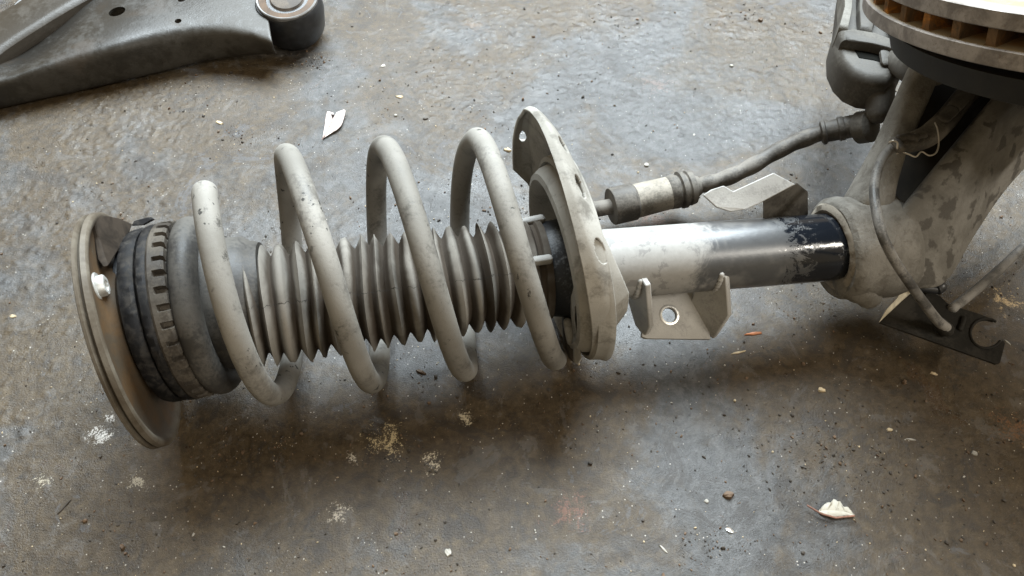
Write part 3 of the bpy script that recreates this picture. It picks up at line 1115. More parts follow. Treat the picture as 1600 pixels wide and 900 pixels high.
# black plate added under the disc to give the shade below its edge
mb = MB(DF)
mb.lathe(DF, [(-0.030, 0.06), (-0.030, 0.128), (-0.026, 0.138), (-0.010, 0.142), (-0.010, 0.138), (-0.024, 0.130), (-0.026, 0.06)], 160, closed=True)
mb.build('disc_shade_plate', simple('disc_shade_black', (0.014, 0.013, 0.011), 0.7), hub)
# --- vented brake disc
RD = 0.160
M_rotor = simple('rotor_edge', (0.25, 0.225, 0.20), 0.55, 0.35, 0.4, 45, 0.35)


def rotor_face_material():
    t = NT('rotor_face_and_edge')
    lc = t.attr('lc')
    X, N, U = t.sep(lc)[0:3]
    rad = t.math('SQRT', t.math('ADD', t.math('MULTIPLY', N, N), t.math('MULTIPLY', U, U)))
    n = t.noise(50, 6, 0.7, 0.4)
    f = t.noise(600, 4, 0.65)
    face = t.step(rad, RD - 0.0012, RD - 0.002)
    edge = t.mix(t.step(n, 0.38, 0.62), (0.17, 0.15, 0.135), (0.33, 0.30, 0.275))
    edge = t.mix(t.math('MULTIPLY', t.step(f, 0.58, 0.68), 0.4), edge, (0.13, 0.08, 0.05))
    rust = t.math('MULTIPLY', t.step(rad, 0.152, 0.146), t.step(n, 0.3, 0.5))
    col = t.mix(face, edge, t.mix(rust, (0.29, 0.235, 0.16), (0.30, 0.18, 0.08)))
    groove = t.math('SINE', t.math('MULTIPLY', rad, 9000))
    nb = t.bump(f, 0.3, 0.0006)
    nb = t.bump(groove, 0.05, 0.0002, nb)
    return t.out(col, 0.60, t.mix(face, (0.25, 0.25, 0.25), (0.15, 0.15, 0.15)), nb)


def rust_material():
    t = NT('orange_rust')
    n = t.noise(60, 6, 0.7, 0.5)
    f = t.noise(420, 4, 0.65)
    n = t.noise(34, 7, 0.75, 0.9)
    c = t.ramp(n, [(0.36, (0.075, 0.055, 0.038)), (0.47, (0.16, 0.10, 0.055)), (0.56, (0.26, 0.12, 0.04)), (0.68, (0.55, 0.23, 0.04))])
    c = t.mix(t.math('MULTIPLY', t.step(f, 0.55, 0.7), 0.5), c, (0.10, 0.06, 0.03))
    nb = t.bump(f, 0.5, 0.001)
    return t.out(c, 0.9, 0, nb, 0.2)


M_face = rotor_face_material()
M_rust = rust_material()
TPL, TGAP = 0.0105, 0.0105
rim = lambda a, b: [(a, 0.085), (a, RD - 0.0010), (a + 0.0008, RD), (b - 0.0008, RD), (b, RD - 0.0010), (b, 0.085)]
mb = MB(DF)
mb.lathe(DF, rim(0, TPL), 320, closed=True)
lower_rotor = mb.build('brake_disc', M_face, hub)
mb = MB(DF)
mb.lathe(DF, rim(TPL + TGAP, 2 * TPL + TGAP), 320, closed=True)
mb.build('upper_rotor_plate', M_face, lower_rotor)
# inner hat
mb = MB(DF)
mb.lathe(DF, [(0.004, 0.087), (2 * TPL + TGAP - 0.002, 0.087), (2 * TPL + TGAP + 0.030, 0.076), (2 * TPL + TGAP + 0.034, 0.072), (2 * TPL + TGAP + 0.034, 0.02)], 96, False, True)
mb.build('rotor_hat', M_rust, lower_rotor)
NV = 44
for i in range(NV):
    a = 2 * math.pi * (i + 0.35) / NV
    mb = MB()
    d = DF.U * math.cos(a) + DF.N * math.sin(a)
    s = DF.X.cross(d)
    rows = []
    for k in range(5):
        rr = RD - 0.003 - 0.0165 * k
        w = 0.0022 + 0.0006 * (k == 0)
        c = DF.o + d * rr + DF.X * (TPL + TGAP / 2)
        h = TGAP / 2 + 0.0004
        fl = 0.0014
        rows.append([c + s * (w + fl) - DF.X * h, c + s * w - DF.X * (h - fl), c + s * w + DF.X * (h - fl), c + s * (w + fl) + DF.X * h,
                     c - s * (w + fl) + DF.X * h, c - s * w + DF.X * (h - fl), c - s * w - DF.X * (h - fl), c - s * (w + fl) - DF.X * h])
    b = len(mb.v)
    mb.grid(rows)
    mb.f.append(tuple(range(0, 8))); mb.m.append(0)
    mb.f.append(tuple(reversed(range(32, 40)))); mb.m.append(0)
    mb.build('vane', M_rust, lower_rotor)

# --- brake caliper to the left of the disc
def pillow(name, poly, z0, z1, rnd_, mat, parent, steps=6):
    """a cast lump: an outline with real depth whose top edge rolls over"""
    top = [at(px, py, z1) for px, py in poly]
    c = sum(top, Vector()) / len(top)
    size = sum((p - c).length for p in top) / len(top)
    m = MB()
    rws = [[Vector((p.x, p.y, z0)) for p in top], [Vector((p.x, p.y, z1 - rnd_)) for p in top]]
    for k in range(1, steps + 1):
        a = math.pi / 2 * k / steps
        w = (rnd_ * (1 - math.cos(a))) / size
        rws.append([Vector((p.x + (c.x - p.x) * w, p.y + (c.y - p.y) * w, z1 - rnd_ + rnd_ * math.sin(a))) for p in top])
    m.grid(rws)
    n = len(top)
    m.f.append(tuple(range(n))); m.m.append(0)
    e = (len(rws) - 1) * n
    m.f.append(tuple(reversed(range(e, e + n)))); m.m.append(0)
    return m.build(name, mat, parent, angle=50)


def rounded(pts, n=4):
    return [tuple(p)[:2] for p in smooth_path([Vector((x, y, 0)) for x, y in pts] + [Vector((pts[0][0], pts[0][1], 0))], n)][:-1]


caliper = pillow('brake_caliper', rounded([(1322, -40), (1316, 15), (1307, 48), (1308, 74), (1318, 96), (1334, 112), (1356, 122), (1388, 126), (1412, 110), (1424, 80), (1424, -40)], 1), 0.090, 0.122, 0.010, M_caliper, hub)
pillow('caliper_bridge', rounded([(1312, 44), (1330, 42), (1366, 48), (1404, 62), (1424, 76), (1416, 84), (1394, 76), (1362, 68), (1334, 64), (1316, 60)], 1), 0.110, 0.131, 0.006, M_caliper, caliper)
pillow('caliper_rail', rounded([(1318, -40), (1320, 10), (1312, 40), (1326, 44), (1332, 12), (1334, -40)], 1), 0.110, 0.132, 0.004, M_knuckle_plain, caliper)
pillow('pad_carrier', rounded([(1342, -40), (1342, 20), (1344, 44), (1364, 48), (1372, 20), (1374, -40)], 1), 0.100, 0.130, 0.006, M_caliper, caliper)
pillow('window_shade_plate', rounded([(1334, 76), (1342, 90), (1366, 94), (1388, 100), (1408, 96), (1406, 88), (1386, 86), (1360, 80)], 1), 0.110, 0.1225, 0.0008, simple('window_shade', (0.006, 0.006, 0.005), 0.9, spec=0.05), caliper)  # black plate laid on the caliper, its colour standing for the opening's shade
mb = MB()
mb.sweep([at(1375, 135, 0.105), at(1374, 158, 0.098), at(1372, 176, 0.092)], [0.0125, 0.0120, 0.0105], 24, round0=False)
mb.build('slide_pin_boss', M_caliper, caliper)
mb = MB()
mb.sweep([at(1382, 84, 0.126), at(1384, 98, 0.124)], 0.0045, 8, flat=(1, 0.5), upv=(0, 0, 1))
mb.build('pad_clip', M_caliper, caliper)

mb = MB()
mb.sweep(smooth_path([at(1392, 92, 0.112), at(1414, 100, 0.128), at(1438, 112, 0.150), at(1462, 108, 0.165)], 5), 0.0125, 20)
mb.build('caliper_lug', M_caliper, caliper, angle=60)
mb = MB()
mb.sweep(smooth_path([at(1400, 40, 0.115), at(1440, 60, 0.150), at(1490, 80, 0.175)], 5), 0.013, 20)
mb.build('caliper_lug', M_caliper, caliper, angle=60)

# --- brake hose
hz = smooth_path([at(1345, 196, 0.075), at(1302, 203, 0.068), at(1260, 216, 0.058), at(1215, 236, 0.048), at(1170, 262, 0.040), at(1130, 280, 0.034), at(1090, 291, 0.030)], 10)
mb = MB()
mb.sweep(hz, [0.0072 + 0.0004 * math.sin(i * 0.7) for i in range(len(hz))], 20)
hose = mb.build('brake_hose', M_hose, hub, angle=60)


def ring_part(name, a, b, prof, mat, parent, seg=48):
    fr = Frame(a, b - a)
    L = (b - a).length
    m = MB(fr)
    m.lathe(fr, [(t * L, r) for t, r in prof], seg, True, True)
    return m.build(name, mat, parent)


ring_part('hose_collar', at(1282, 208, 0.063), at(1342, 195, 0.074), [(0, 0.0085), (0.04, 0.0108), (0.12, 0.0108), (0.15, 0.0092), (0.45, 0.0095), (0.48, 0.0106), (0.6, 0.0106), (0.63, 0.0098), (1, 0.010)], M_hose, hose)
ring_part('banjo_end', at(1340, 200, 0.072), at(1366, 196, 0.082), [(0, 0.012), (0.1, 0.014), (0.8, 0.014), (1, 0.009)], M_caliper, hose)
ring_part('hose_collar', at(1042, 302, 0.028), at(1092, 290, 0.030), [(0, 0.0135), (0.05, 0.0150), (0.28, 0.0156), (0.33, 0.0140), (0.36, 0.0140), (0.40, 0.0168), (0.52, 0.0168), (0.55, 0.0142), (0.60, 0.0142), (0.64, 0.0158), (0.80, 0.0150), (0.86, 0.0105), (1, 0.0085)], M_hose, hose)
ring_part('hose_sleeve', at(990, 315, 0.0265), at(1047, 301, 0.028), [(0, 0.0140), (0.03, 0.0152), (0.95, 0.0146), (1, 0.013)], M_sleeve, hose)
ring_part('hose_fitting', at(954, 323, 0.0265), at(992, 314.5, 0.0265), [(0, 0.010), (0.02, 0.0160), (0.06, 0.0166), (0.92, 0.0166), (1, 0.0150)], M_hose, hose)
ring_part('hose_pipe', at(880, 336, 0.028), at(956, 322.5, 0.0265), [(0, 0.007), (1, 0.007)], M_hose, hose)

# --- wheel speed sensor, its cable and the small dark bracket
path = smooth_path([at(1404, 226, 0.150), at(1425, 222, 0.150), at(1450, 212, 0.148), at(1475, 190, 0.146), at(1500, 160, 0.144), at(1530, 128, 0.146)], 6)
mb = MB()
mb.sweep(path, [0.0058 + 0.0022 * min(1, i / 14) for i in range(len(path))], 20, flat=(1.0, 0.85), upv=(0, 0, 1))
sensor = mb.build('speed_sensor', M_hose, hub, angle=60)
for k, (a, b, r) in enumerate((((1400, 222), (1408, 233), 0.0034), ((1404, 216), (1420, 213), 0.0028), ((1416, 214), (1432, 216), 0.0028), ((1432, 213), (1444, 211), 0.0028))):
    mb = MB()
    mb.sweep([at(*a, 0.156), at(*b, 0.156)], r, 12)
    mb.build('crumpled_sleeve', M_hose, sensor)
for (a, b, c) in (((1474, 185, .154), (1488, 172, .154), 0.0050), ((1492, 166, .153), (1512, 146, .153), 0.0055)):
    mb = MB()
    mb.sweep([at(*a), at(*b)], c, 12, flat=(1, 0.5), upv=(0, 0, 1))
    mb.build('sensor_tab', M_caliper, sensor)
cable_pts = [(1404, 226, 0.152), (1388, 236, 0.152), (1374, 258, 0.152), (1366, 292, 0.150), (1369, 328, 0.148), (1378, 366, 0.142), (1395, 402, 0.128), (1418, 438, 0.106), (1444, 474, 0.078), (1464, 500, 0.056), (1478, 512, 0.047)]
cp = smooth_path([at(*p) for p in cable_pts], 8)
mb = MB()
mb.sweep(cp, [0.0034 + 0.0008 * max(0, (i / len(cp) - 0.7) / 0.3) for i in range(len(cp))], 16)
M_cable = dusty('dusty_sensor_cable', (0.075, 0.072, 0.068), (0.21, 0.20, 0.185), (0.02, 0.02, 0.02), 60, 0.6, 0.5, 0.3, 0.3)
cable = mb.build('sensor_cable', M_cable, hub, angle=60)
mb = MB()
wire = smooth_path([at(1401, 240, 0.152), at(1410, 238, 0.155), at(1420, 241, 0.156), at(1431, 245, 0.156), at(1440, 237, 0.157), at(1452, 243, 0.156), at(1463, 238, 0.157), at(1467, 222, 0.158), at(1465, 202, 0.160), at(1461, 192, 0.160)], 5)
mb.sweep(wire, 0.00055, 8)
M_wire = simple('tie_wire', (0.52, 0.48, 0.42), 0.4, 0.5, 0.3)
mb.build('tie_wire', M_wire, sensor)
mb = MB()
wire = smooth_path([at(1390, 222, 0.160), at(1396, 220, 0.162), at(1402, 223, 0.161), at(1402, 232, 0.158)], 5)
mb.sweep(wire, 0.0007, 8)
mb.build('tie_wire', M_wire, sensor)
# bracket plate with the C-shaped notch
zb = lambda px: 0.040 - 0.004 * (px - 1370) / 200
bpts = [(1374, 503), (1400, 478), (1424, 458), (1448, 450), (1470, 463), (1481, 474), (1487, 480), (1498, 480), (1530, 490), (1548, 497)]
# C notch, centre (1537, 518) r 26 px
for a in range(60, 330, 18):
    bpts.append((1541 - 0 + 24 * math.cos(math.radians(-a)) , 521 + 22 * math.sin(math.radians(-a))))
bpts += [(1567, 531), (1571, 536), (1563, 566), (1556, 568)]
mb = MB()
mb.plate([at(px, py, zb(px)) for px, py in bpts], Vector((0.0, 0.0, -0.0022)))
M_dplate = dusty('dark_bracket_plate', (0.014, 0.013, 0.011), (0.034, 0.031, 0.026), None, 30, 0.4, 0.75, 0.2, spec=0.15)
cbr = mb.build('cable_bracket', M_dplate, cable, bevel=0.0004)
mb = MB()
arc = [at(1541 + 25 * math.cos(math.radians(-a)), 521 + 23 * math.sin(math.radians(-a)), 0.0405 - 0.004 * 0.85) for a in range(56, 334, 8)]
mb.sweep(arc, 0.0011, 10)
mb.build('notch_edge', M_dplate, cable)
mb = MB()
mb.sweep([at(1468, 505, 0.050), at(1479, 515, 0.044)], [0.0050, 0.0056], 18)
mb.build('grommet', M_dplate, cable)
mb = MB()
mb.sweep([at(1506, 497, 0.038), at(1503, 507, 0.038), at(1500, 514, 0.038)], 0.0022, 12)
mb.build('embossed_rib', M_dplate, cable)
# bright cut edge at the left end
mb = MB()
mb.plate([at(1374, 503, 0.0405), at(1400, 478, 0.041), at(1424, 456, 0.041), at(1429, 447, 0.043), at(1416, 443, 0.046), at(1402, 466, 0.046), at(1384, 484, 0.043)], Vector((0, 0.0, -0.002)))
mb.build('pale_end_flange', simple('pale_flange', (0.50, 0.45, 0.34), 0.6), cable, bevel=0.0005)
# pinch bolt peeping out from the lug
mb = MB()
mb.sweep(smooth_path([at(1418, 444, 0.056), at(1448, 450, 0.052), at(1462, 452, 0.050), at(1470, 447, 0.052)], 5), [0.0036] * 11 + [0.005] * 5, 14)
mb.build('pinch_bolt', M_black, hub)
# second cable run leaving to the right
mb = MB()
mb.sweep(smooth_path([at(1488, 482, 0.038), at(1510, 465, 0.030), at(1545, 436, 0.022), at(1580, 404, 0.016), at(1640, 345, 0.008)], 6), [0.0040] * 25, 14)
mb.build('sensor_cable', M_cable, hub, angle=60)

# ------------------------------------------------------------------ control arm, upper left
ca = thing('control_arm', at(240, 60, 0), 'dark pressed steel control arm with a round rusty bushing beyond the strut', 'control arm')
# stations along the arm: (lower edge on floor side, crest line, upper edge)
st = [  # px of skirt foot, shoulder, mid top, far ridge, outer far flange
    ((-120, 192), (-120, 150), (-120, 116), (-120, 78), (-120, 40)),
    ((0, 171), (0, 128), (0, 112), (0, 84), (0, 30)),
    ((60, 158), (50, 112), (46, 104), (44, 62), (30, -5)),
    ((130, 143), (112, 92), (104, 72), (90, 40), (80, -40)),
    ((200, 127), (180, 74), (160, 46), (140, 12), (130, -60)),
    ((270, 110), (250, 55), (235, 18), (210, -20), (200, -80)),
    ((340, 94), (320, 46), (310, 6), (290, -40), (280, -95)),
    ((395, 88), (380, 52), (372, 14), (360, -30), (350, -95)),
    ((432, 87), (425, 68), (420, 30), (410, -10), (400, -90)),
]
zst = [(0.004, 0.034, 0.038, 0.034, 0.040), (0.004, 0.034, 0.034, 0.026, 0.042), (0.004, 0.036, 0.036, 0.022, 0.044), (0.004, 0.040, 0.042, 0.030, 0.044),
       (0.004, 0.043, 0.046, 0.040, 0.044), (0.006, 0.044, 0.048, 0.046, 0.046), (0.008, 0.044, 0.048, 0.048, 0.048), (0.013, 0.043, 0.047, 0.048, 0.046), (0.015, 0.040, 0.045, 0.046, 0.044)]
stations = [[at(px, py, z) for (px, py), z in zip(s, zz)] for s, zz in zip(st, zst)]
cols = [smooth_path([s[k] for s in stations], 8) for k in range(5)]
# cut crisp shoulder: add support rows near the edges
rows = []
foot, sh, mt, fr_, ff = cols
rows.append([p + Vector((0, 0.004, 0)) for p in foot])
rows.append(foot)
rows.append([a * 0.55 + b * 0.45 + Vector((0, -0.002, 0.002)) for a, b in zip(foot, sh)])
rows.append([a * 0.12 + b * 0.88 + Vector((0, -0.001, 0.002)) for a, b in zip(foot, sh)])
rows.append([a * 0.80 + b * 0.20 + Vector((0, 0, 0.0015)) for a, b in zip(sh, mt)])
rows.append(mt)
rows.append([a * 0.5 + b * 0.5 for a, b in zip(mt, fr_)])
rows.append(fr_)
rows.append([a * 0.6 + b * 0.4 for a, b in zip(fr_, ff)])
rows.append(ff)
HOLES = [(182, 16, 13.0), (278, 32, 5.2), (284, 1, 5.6)]
mb = MB()
mb.grid(rows, close_u=False)
arm = mb.build('arm_shell', M_arm, ca, solid=0.003, sub=2, angle=180, solid_off=-1)
# punch the holes through the sheet, then drop the punches
cutters = []
for px, py, rx in HOLES:
    hr = (at(px, py, 0.047) - at(px + rx, py, 0.047)).length
    fr = Frame(at(px, py, 0.047), Vector((0, 0, 1)))
    m = MB(fr)
    m.lathe(fr, [(-0.02, hr), (0.02, hr)], 40, True, True)
    c = m.build('punch', M_arm, ca)
    md = arm.modifiers.new('punch', 'BOOLEAN'); md.object = c; md.operation = 'DIFFERENCE'; md.solver = 'EXACT'
    cutters.append(c)
bpy.context.view_layer.update()
dg = bpy.context.evaluated_depsgraph_get()
new = bpy.data.meshes.new_from_object(arm.evaluated_get(dg))
arm.modifiers.clear()
arm.data = new
new.polygons.foreach_set('use_smooth', [True] * len(new.polygons))
new.set_sharp_from_angle(angle=math.radians(45))
for c in cutters:
    bpy.data.objects.remove(c)
# far curved flange of the arm (brown band at the top left corner)
mb = MB()
fa = smooth_path([at(-60, 135, 0.036), at(0, 82, 0.040), at(60, 42, 0.043), at(110, 12, 0.045), at(170, -22, 0.046), at(230, -60, 0.046)], 6)
fb = smooth_path([at(-120, 70, 0.036), at(-30, 24, 0.040), at(16, -2, 0.042), at(60, -35, 0.044), at(120, -70, 0.046), at(170, -100, 0.046)], 6)
fc = [p + Vector((0.001, -0.002, -0.016)) for p in fa]
fd = [p + Vector((-0.004, 0.004, -0.035)) for p in fb]
mb.grid([fc, fa, [a * 0.93 + b * 0.07 + Vector((0, 0, 0.001)) for a, b in zip(fa, fb)], [(a + b) / 2 + Vector((0, 0, 0.003)) for a, b in zip(fa, fb)], fb, fd], close_u=False)
mb.build('arm_flange', dusty('control_arm_flange', (0.038, 0.032, 0.025), (0.062, 0.054, 0.044), None, 10, 0.5, 0.5, 0.15), ca, solid=0.002, sub=1, angle=60)
# bushing at the arm's end
bo = at(448, -4, 0.052)
BF = Frame(bo, Vector((0.02, -0.16, 1.0)))
mb = MB(BF)
mb.lathe(BF, [(-0.050, 0.0226), (-0.050, 0.0271), (-0.040, 0.0339), (-0.020, 0.0362), (-0.006, 0.0350), (-0.002, 0.0328), (-0.002, 0.0249)], 96, True, True,
         rf=lambda ph, t, r: (0, 0.0008 * math.sin(4 * ph) if r > 0.031 else 0))
bush = mb.build('bushing', M_black, ca)
mb = MB(BF)
mb.lathe(BF, [(-0.004, 0.0325), (0.0004, 0.0325), (0.0012, 0.0316), (0.0008, 0.0303), (-0.001, 0.0296), (-0.004, 0.0296)], 96, closed=True)
mb.build('bushing_rim', simple('worn_steel_rim', (0.17, 0.17, 0.17), 0.5, 0.4, 0.3), bush)
mb = MB(BF)
mb.lathe(BF, [(-0.0015, 0.0297), (-0.0008, 0.0226), (-0.003, 0.0217), (-0.003, 0.0203)], 96)
mb.build('rust_ring', simple('bushing_rust', (0.085, 0.055, 0.034), 0.75), bush)
mb = MB(BF)
mb.lathe(BF, [(-0.008, 0.0217), (-0.0035, 0.0215), (-0.002, 0.0186), (0.0005, 0.0169), (0.001, 0.0090), (0.0008, 0.0003)], 72,
         rf=lambda ph, t, r: (0, -0.0018 if r > 0.019 and math.cos(3 * ph + 0.6) > 0.75 else 0))
mb.build('bushing_core', dusty('bushing_core_rubber', (0.06, 0.052, 0.045), (0.14, 0.12, 0.10), None, 60, 0.5, 0.7, 0.3), bush)

# ------------------------------------------------------------------ leaves, chips and crumbs
def leaf_mat(name, c1, c2, dark):
    t = NT(name)
    n = t.noise(160, 5, 0.65)
    c = t.mix(n, c1, c2)
    c = t.mix(t.math('MULTIPLY', t.step(t.noise(330, 3, 0.6, off=(2, 2, 2)), 0.62, 0.70), 0.7), c, dark)
    return t.out(c, 0.6, 0, t.bump(n, 0.3, 0.0008), 0.4)


M_leaf = leaf_mat('pale_leaf', (0.46, 0.37, 0.34), (0.62, 0.54, 0.51), (0.4, 0.25, 0.2))
M_leaf2 = leaf_mat('bleached_leaf', (0.34, 0.315, 0.26), (0.48, 0.455, 0.39), (0.12, 0.10, 0.07))
M_stem = simple('leaf_stem', (0.20, 0.10, 0.07), 0.6)


def leaf(name, pts, mid, hts, mat, label, z0=0.0012):
    """outline pts (px) fanned round the midrib, edges lifted by hts"""
    base = at(*mid[0])
    root = thing(name, Vector((base.x, base.y, 0)), label, 'leaf')
    m = MB()
    ml = [at(px, py) for px, py in mid]
    hh = len(pts) // 2
    def finer(a, b):
        q = smooth_path([Vector((p[0], p[1], h * 1e4)) for p, h in zip(a, b)], 4)
        q = [(v.x + rnd.uniform(-.5, .5), v.y + rnd.uniform(-.5, .5), v.z * 1e-4) for v in q]
        return q
    fa_, fb_ = finer(pts[:hh], hts[:hh]), finer(pts[hh:], hts[hh:])
    pts = [(q[0], q[1]) for q in fa_ + fb_]; hts = [q[2] for q in fa_ + fb_]
    g = lambda p, h: Vector((p.x, p.y, max(fz(p.x, p.y), -0.001) + z0 + h))
    vs = [g(at(px, py), h) for (px, py), h in zip(pts, hts)]
    mv = [g(p, 0.0) for p in ml]
    # split outline in two sides along the midrib
    n = len(vs)
    allv = vs + mv
    k = len(mv)
    half = n // 2
    sideA, sideB = list(range(0, half)), list(range(half, n))
    def strip(side, mids):
        fs = []
        i = j = 0
        while i < len(side) - 1 or j < len(mids) - 1:
            if j >= len(mids) - 1 or (i < len(side) - 1 and (i + 1) / (len(side)) <= (j + 1) / (len(mids))):
                fs.append((side[i], side[i + 1], mids[j])); i += 1
            else:
                fs.append((side[i], mids[j + 1], mids[j])); j += 1
        return fs
    mids = list(range(n, n + k))
    m.add(allv, strip(sideA, mids) + strip(sideB, mids))
    m.build('blade', mat, root, solid=0.0004, angle=60)
    return root


def px_list(*a):
    return list(a)


lf = leaf('fallen_leaf', [(505, 213), (508, 200), (509, 188), (512, 176), (521, 178), (506, 214), (518, 209), (533, 199), (540, 176), (526, 178)],
          [(504, 217), (511, 205), (517, 194), (522, 182)], [0.0005, 0.001, 0.0015, 0.001, 0.001, 0.0005, 0.001, 0.002, 0.0025, 0.002], M_leaf,
          'pale pink folded leaf lying behind the spring')
m = MB()
m.sweep([at(503, 218, 0.0015), at(511, 205, 0.0022), at(520, 186, 0.0022)], 0.00035, 8)
m.build('stem', M_stem, lf)
lf = leaf('fallen_leaf', [(1280, 797), (1284, 793), (1291, 787), (1297, 787), (1302, 781), (1307, 786), (1312, 785), (1317, 794), (1325, 794), (1333, 804),
                          (1282, 801), (1288, 804), (1294, 806), (1300, 808), (1306, 808), (1312, 808), (1318, 807), (1324, 806), (1330, 806), (1334, 805)],
          [(1279, 799), (1292, 797), (1306, 798), (1320, 800), (1334, 805)], [0.0, 0.001, 0.0015, 0.0025, 0.001, 0.003, 0.001, 0.002, 0.001, 0.0005] + [0.001] * 10, M_leaf2,
          'bleached white torn leaf on the floor in front of the strut')
m = MB()
m.sweep([at(1262, 790, 0.003), at(1272, 796, 0.003), at(1284, 803, 0.0025), at(1306, 809, 0.0025), at(1334, 806, 0.003)], 0.0007, 8)
m.build('stem', M_stem, lf)
m = MB()
M_chip = {'white': simple('white_chip', (0.33, 0.315, 0.28), 0.7), 'tan': simple('tan_chip', (0.42, 0.34, 0.22), 0.7),
          'dark': simple('dark_crumb', (0.040, 0.033, 0.026), 0.75), 'foil': simple('foil_chip', (0.7, 0.7, 0.68), 0.25, 0.9),
          'brown': simple('brown_crumb', (0.10, 0.062, 0.035), 0.7), 'orange': simple('orange_sliver', (0.40, 0.15, 0.06), 0.6)}


def chip_mesh(p, a, b, h, rot, rg, n=8):
    """an irregular flat flake or crumb"""
    m = []
    ca, sa = math.cos(rot), math.sin(rot)
    ring = []
    for j in range(n):
        t = 2 * math.pi * j / n
        k = 0.72 + 0.5 * rg.random()
        x, y = a * k * math.cos(t), b * k * math.sin(t)
        ring.append((x * ca - y * sa, x * sa + y * ca))
    z = fz(p.x, p.y)
    lo = [Vector((p.x + x, p.y + y, z - 0.0003)) for x, y in ring]
    hi = [Vector((p.x + x * 0.82, p.y + y * 0.82, z + h * (0.6 + 0.7 * rg.random()))) for x, y in ring]
    top = Vector((p.x, p.y, z + h * 1.15))
    vs = lo + hi + [top]
    fs = [(j, (j + 1) % n, n + (j + 1) % n, n + j) for j in range(n)] + [(n + j, n + (j + 1) % n, 2 * n) for j in range(n)]
    return vs, fs


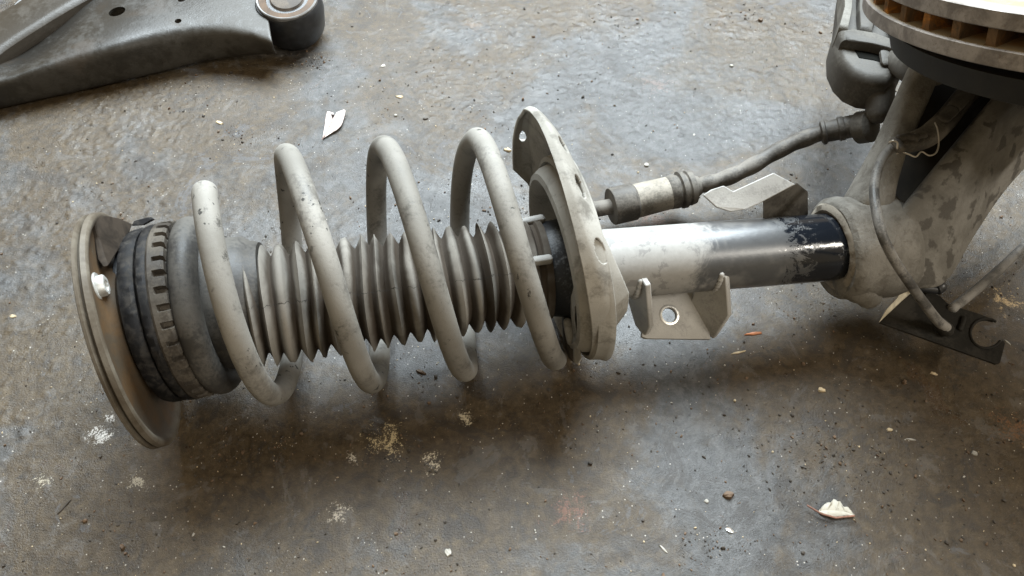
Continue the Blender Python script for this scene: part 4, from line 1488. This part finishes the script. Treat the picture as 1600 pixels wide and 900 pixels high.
CHIPS = [  # px, py, half-length, half-width (m), height, rot deg, material, name, label
    (599, 101, .0035, .0026, .0012, 30, 'white', 'paint_flake', 'white paint flake near the top, right of the bushing'),
    (624, 150, .0052, .0026, .0014, -8, 'tan', 'wood_chip', 'pale ridged wood chip above the second spring coil'),
    (618, 180, .0021, .0019, .0020, 0, 'white', 'pebble', 'small pale pebble below the ridged wood chip'),
    (665, 185, .0034, .0016, .0016, 0, 'dark', 'dirt_crumb', 'dark oval dirt crumb above the third spring coil'),
    (793, 234, .0040, .0028, .0026, -20, 'tan', 'pebble', 'cream pebble touching the left edge of the spring seat'),
    (342, 190, .0060, .0024, .0012, -35, 'tan', 'leaf_scrap', 'small curled tan leaf scrap below the control arm'),
    (289, 346, .0036, .0026, .0014, 10, 'foil', 'foil_scrap', 'shiny silver foil scrap behind the toothed ring'),
    (1188, 31, .0040, .0034, .0030, 20, 'brown', 'dirt_crumb', 'dark brown crumb at the top between hose and disc'),
    (1010, 257, .0034, .0026, .0016, 10, 'white', 'pebble', 'white glinting pebble above the brake hose sleeve'),
    (1085, 209, .0020, .0014, .0010, 60, 'white', 'paint_flake', 'tiny white flake above the middle of the brake hose'),
    (1143, 103, .0022, .0018, .0010, 0, 'white', 'paint_flake', 'tiny white flake on the bare floor left of the disc'),
    (1138, 774, .0046, .0036, .0034, 10, 'brown', 'dirt_crumb', 'round brown lump left of the bleached leaf'),
    (1104, 782, .0022, .0018, .0014, 0, 'white', 'pebble', 'tiny white pebble beside the round brown lump'),
    (1141, 828, .0040, .0026, .0014, -25, 'foil', 'foil_scrap', 'bluish shiny scrap below the round brown lump'),
    (1178, 520, .0085, .0016, .0014, 6, 'orange', 'wood_sliver', 'orange wood sliver right of the link bracket'),
    (1155, 549, .0080, .0010, .0010, 12, 'tan', 'wood_sliver', 'thin tan sliver below the orange one'),
    (100, 790, .0070, .0010, .0010, 62, 'dark', 'twig', 'short black twig on the floor at lower left'),
    (1037, 858, .0050, .0010, .0010, -48, 'white', 'wood_sliver', 'pale thin sliver near the bottom edge'),
    (1425, 686, .0045, .0010, .0010, -8, 'white', 'wood_sliver', 'pale thin sliver at lower right'),
    (1523, 708, .0030, .0018, .0016, -35, 'white', 'pebble', 'pale pebble at lower right near the frame edge'),
    (1390, 671, .0028, .0018, .0014, 0, 'tan', 'pebble', 'grey tan pebble left of the pale sliver at lower right'),
    (1284, 609, .0032, .0026, .0022, 0, 'tan', 'pebble', 'rounded grey pebble below the knuckle clamp'),
    (700, 862, .0030, .0036, .0018, 0, 'white', 'pebble', 'white pebble near the bottom edge in the middle'),
    (19, 493, .0042, .0020, .0012, 0, 'tan', 'leaf_scrap', 'small pale scrap at the far left edge'),
    (1460, 583, .0036, .0016, .0012, -15, 'tan', 'wood_chip', 'tan chip below the dark notched bracket'),
    (658, 580, .0050, .0020, .0020, -25, 'brown', 'dirt_crumb', 'brown crumbly lump in front of the boot between two coils'),
    (1575, 534, .0045, .0008, .0008, -60, 'white', 'wood_sliver', 'thin white splinter at the tip of the notched bracket'),
]
for px, py, a, b, h, rot, mt_, nm, lab in CHIPS:
    p = at(px, py)
    vs, fs = chip_mesh(p, a * 0.9, b * 0.85, h * 0.8, math.radians(rot), rnd, 11)
    m = MB()
    m.add(vs, fs)
    o = m.build(nm, M_chip[mt_], None, smooth=True, angle=30)
    cat = {'paint_flake': 'flake', 'wood_chip': 'chip', 'pebble': 'pebble', 'dirt_crumb': 'crumb', 'leaf_scrap': 'scrap', 'foil_scrap': 'scrap', 'wood_sliver': 'sliver', 'twig': 'twig'}[nm]
    tag(o, lab, cat, 'scraps lying on the floor')

# uncountable grit
gm = MB()
rg = random.Random(21)
mats = [M_chip['white'], M_chip['tan'], M_chip['dark'], M_chip['brown']]
clusters = [(at(rg.uniform(0, 1600), rg.uniform(0, 900)), rg.uniform(0.01, 0.05)) for _ in range(46)] + \
           [(at(1240, 740), 0.03), (at(1220, 840), 0.03), (at(1440, 730), 0.03), (at(650, 590), 0.02), (at(1180, 310), 0.03), (at(940, 150), 0.05), (at(590, 700), 0.02)]
for i in range(8000):
    if rg.random() < 0.55:
        c, s = rg.choice(clusters)
        p = Vector((c.x + rg.gauss(0, s), c.y + rg.gauss(0, s * 0.7), 0))
        k = rg.choices([0, 1, 2, 3], [0.06, 0.10, 0.52, 0.32])[0]
    else:
        p = at(rg.uniform(-60, 1660), rg.uniform(-40, 940))
        k = rg.choices([0, 1, 2, 3], [0.20, 0.22, 0.36, 0.22])[0]
    a = min(0.0024, 0.00025 + rg.expovariate(1 / 0.00036))
    if k < 2:
        a *= 0.6
    vs, fs = chip_mesh(p, a, a * rg.uniform(0.4, 0.9), a * rg.uniform(0.5, 1.0), rg.uniform(0, 6.3), rg, 5)
    gm.add(vs, fs, k)
g = gm.build('floor_grit', mats, None, smooth=False, weld=False)
g['kind'] = 'stuff'
g['label'] = 'fine grit and crumbs scattered over the floor'
g['category'] = 'grit'
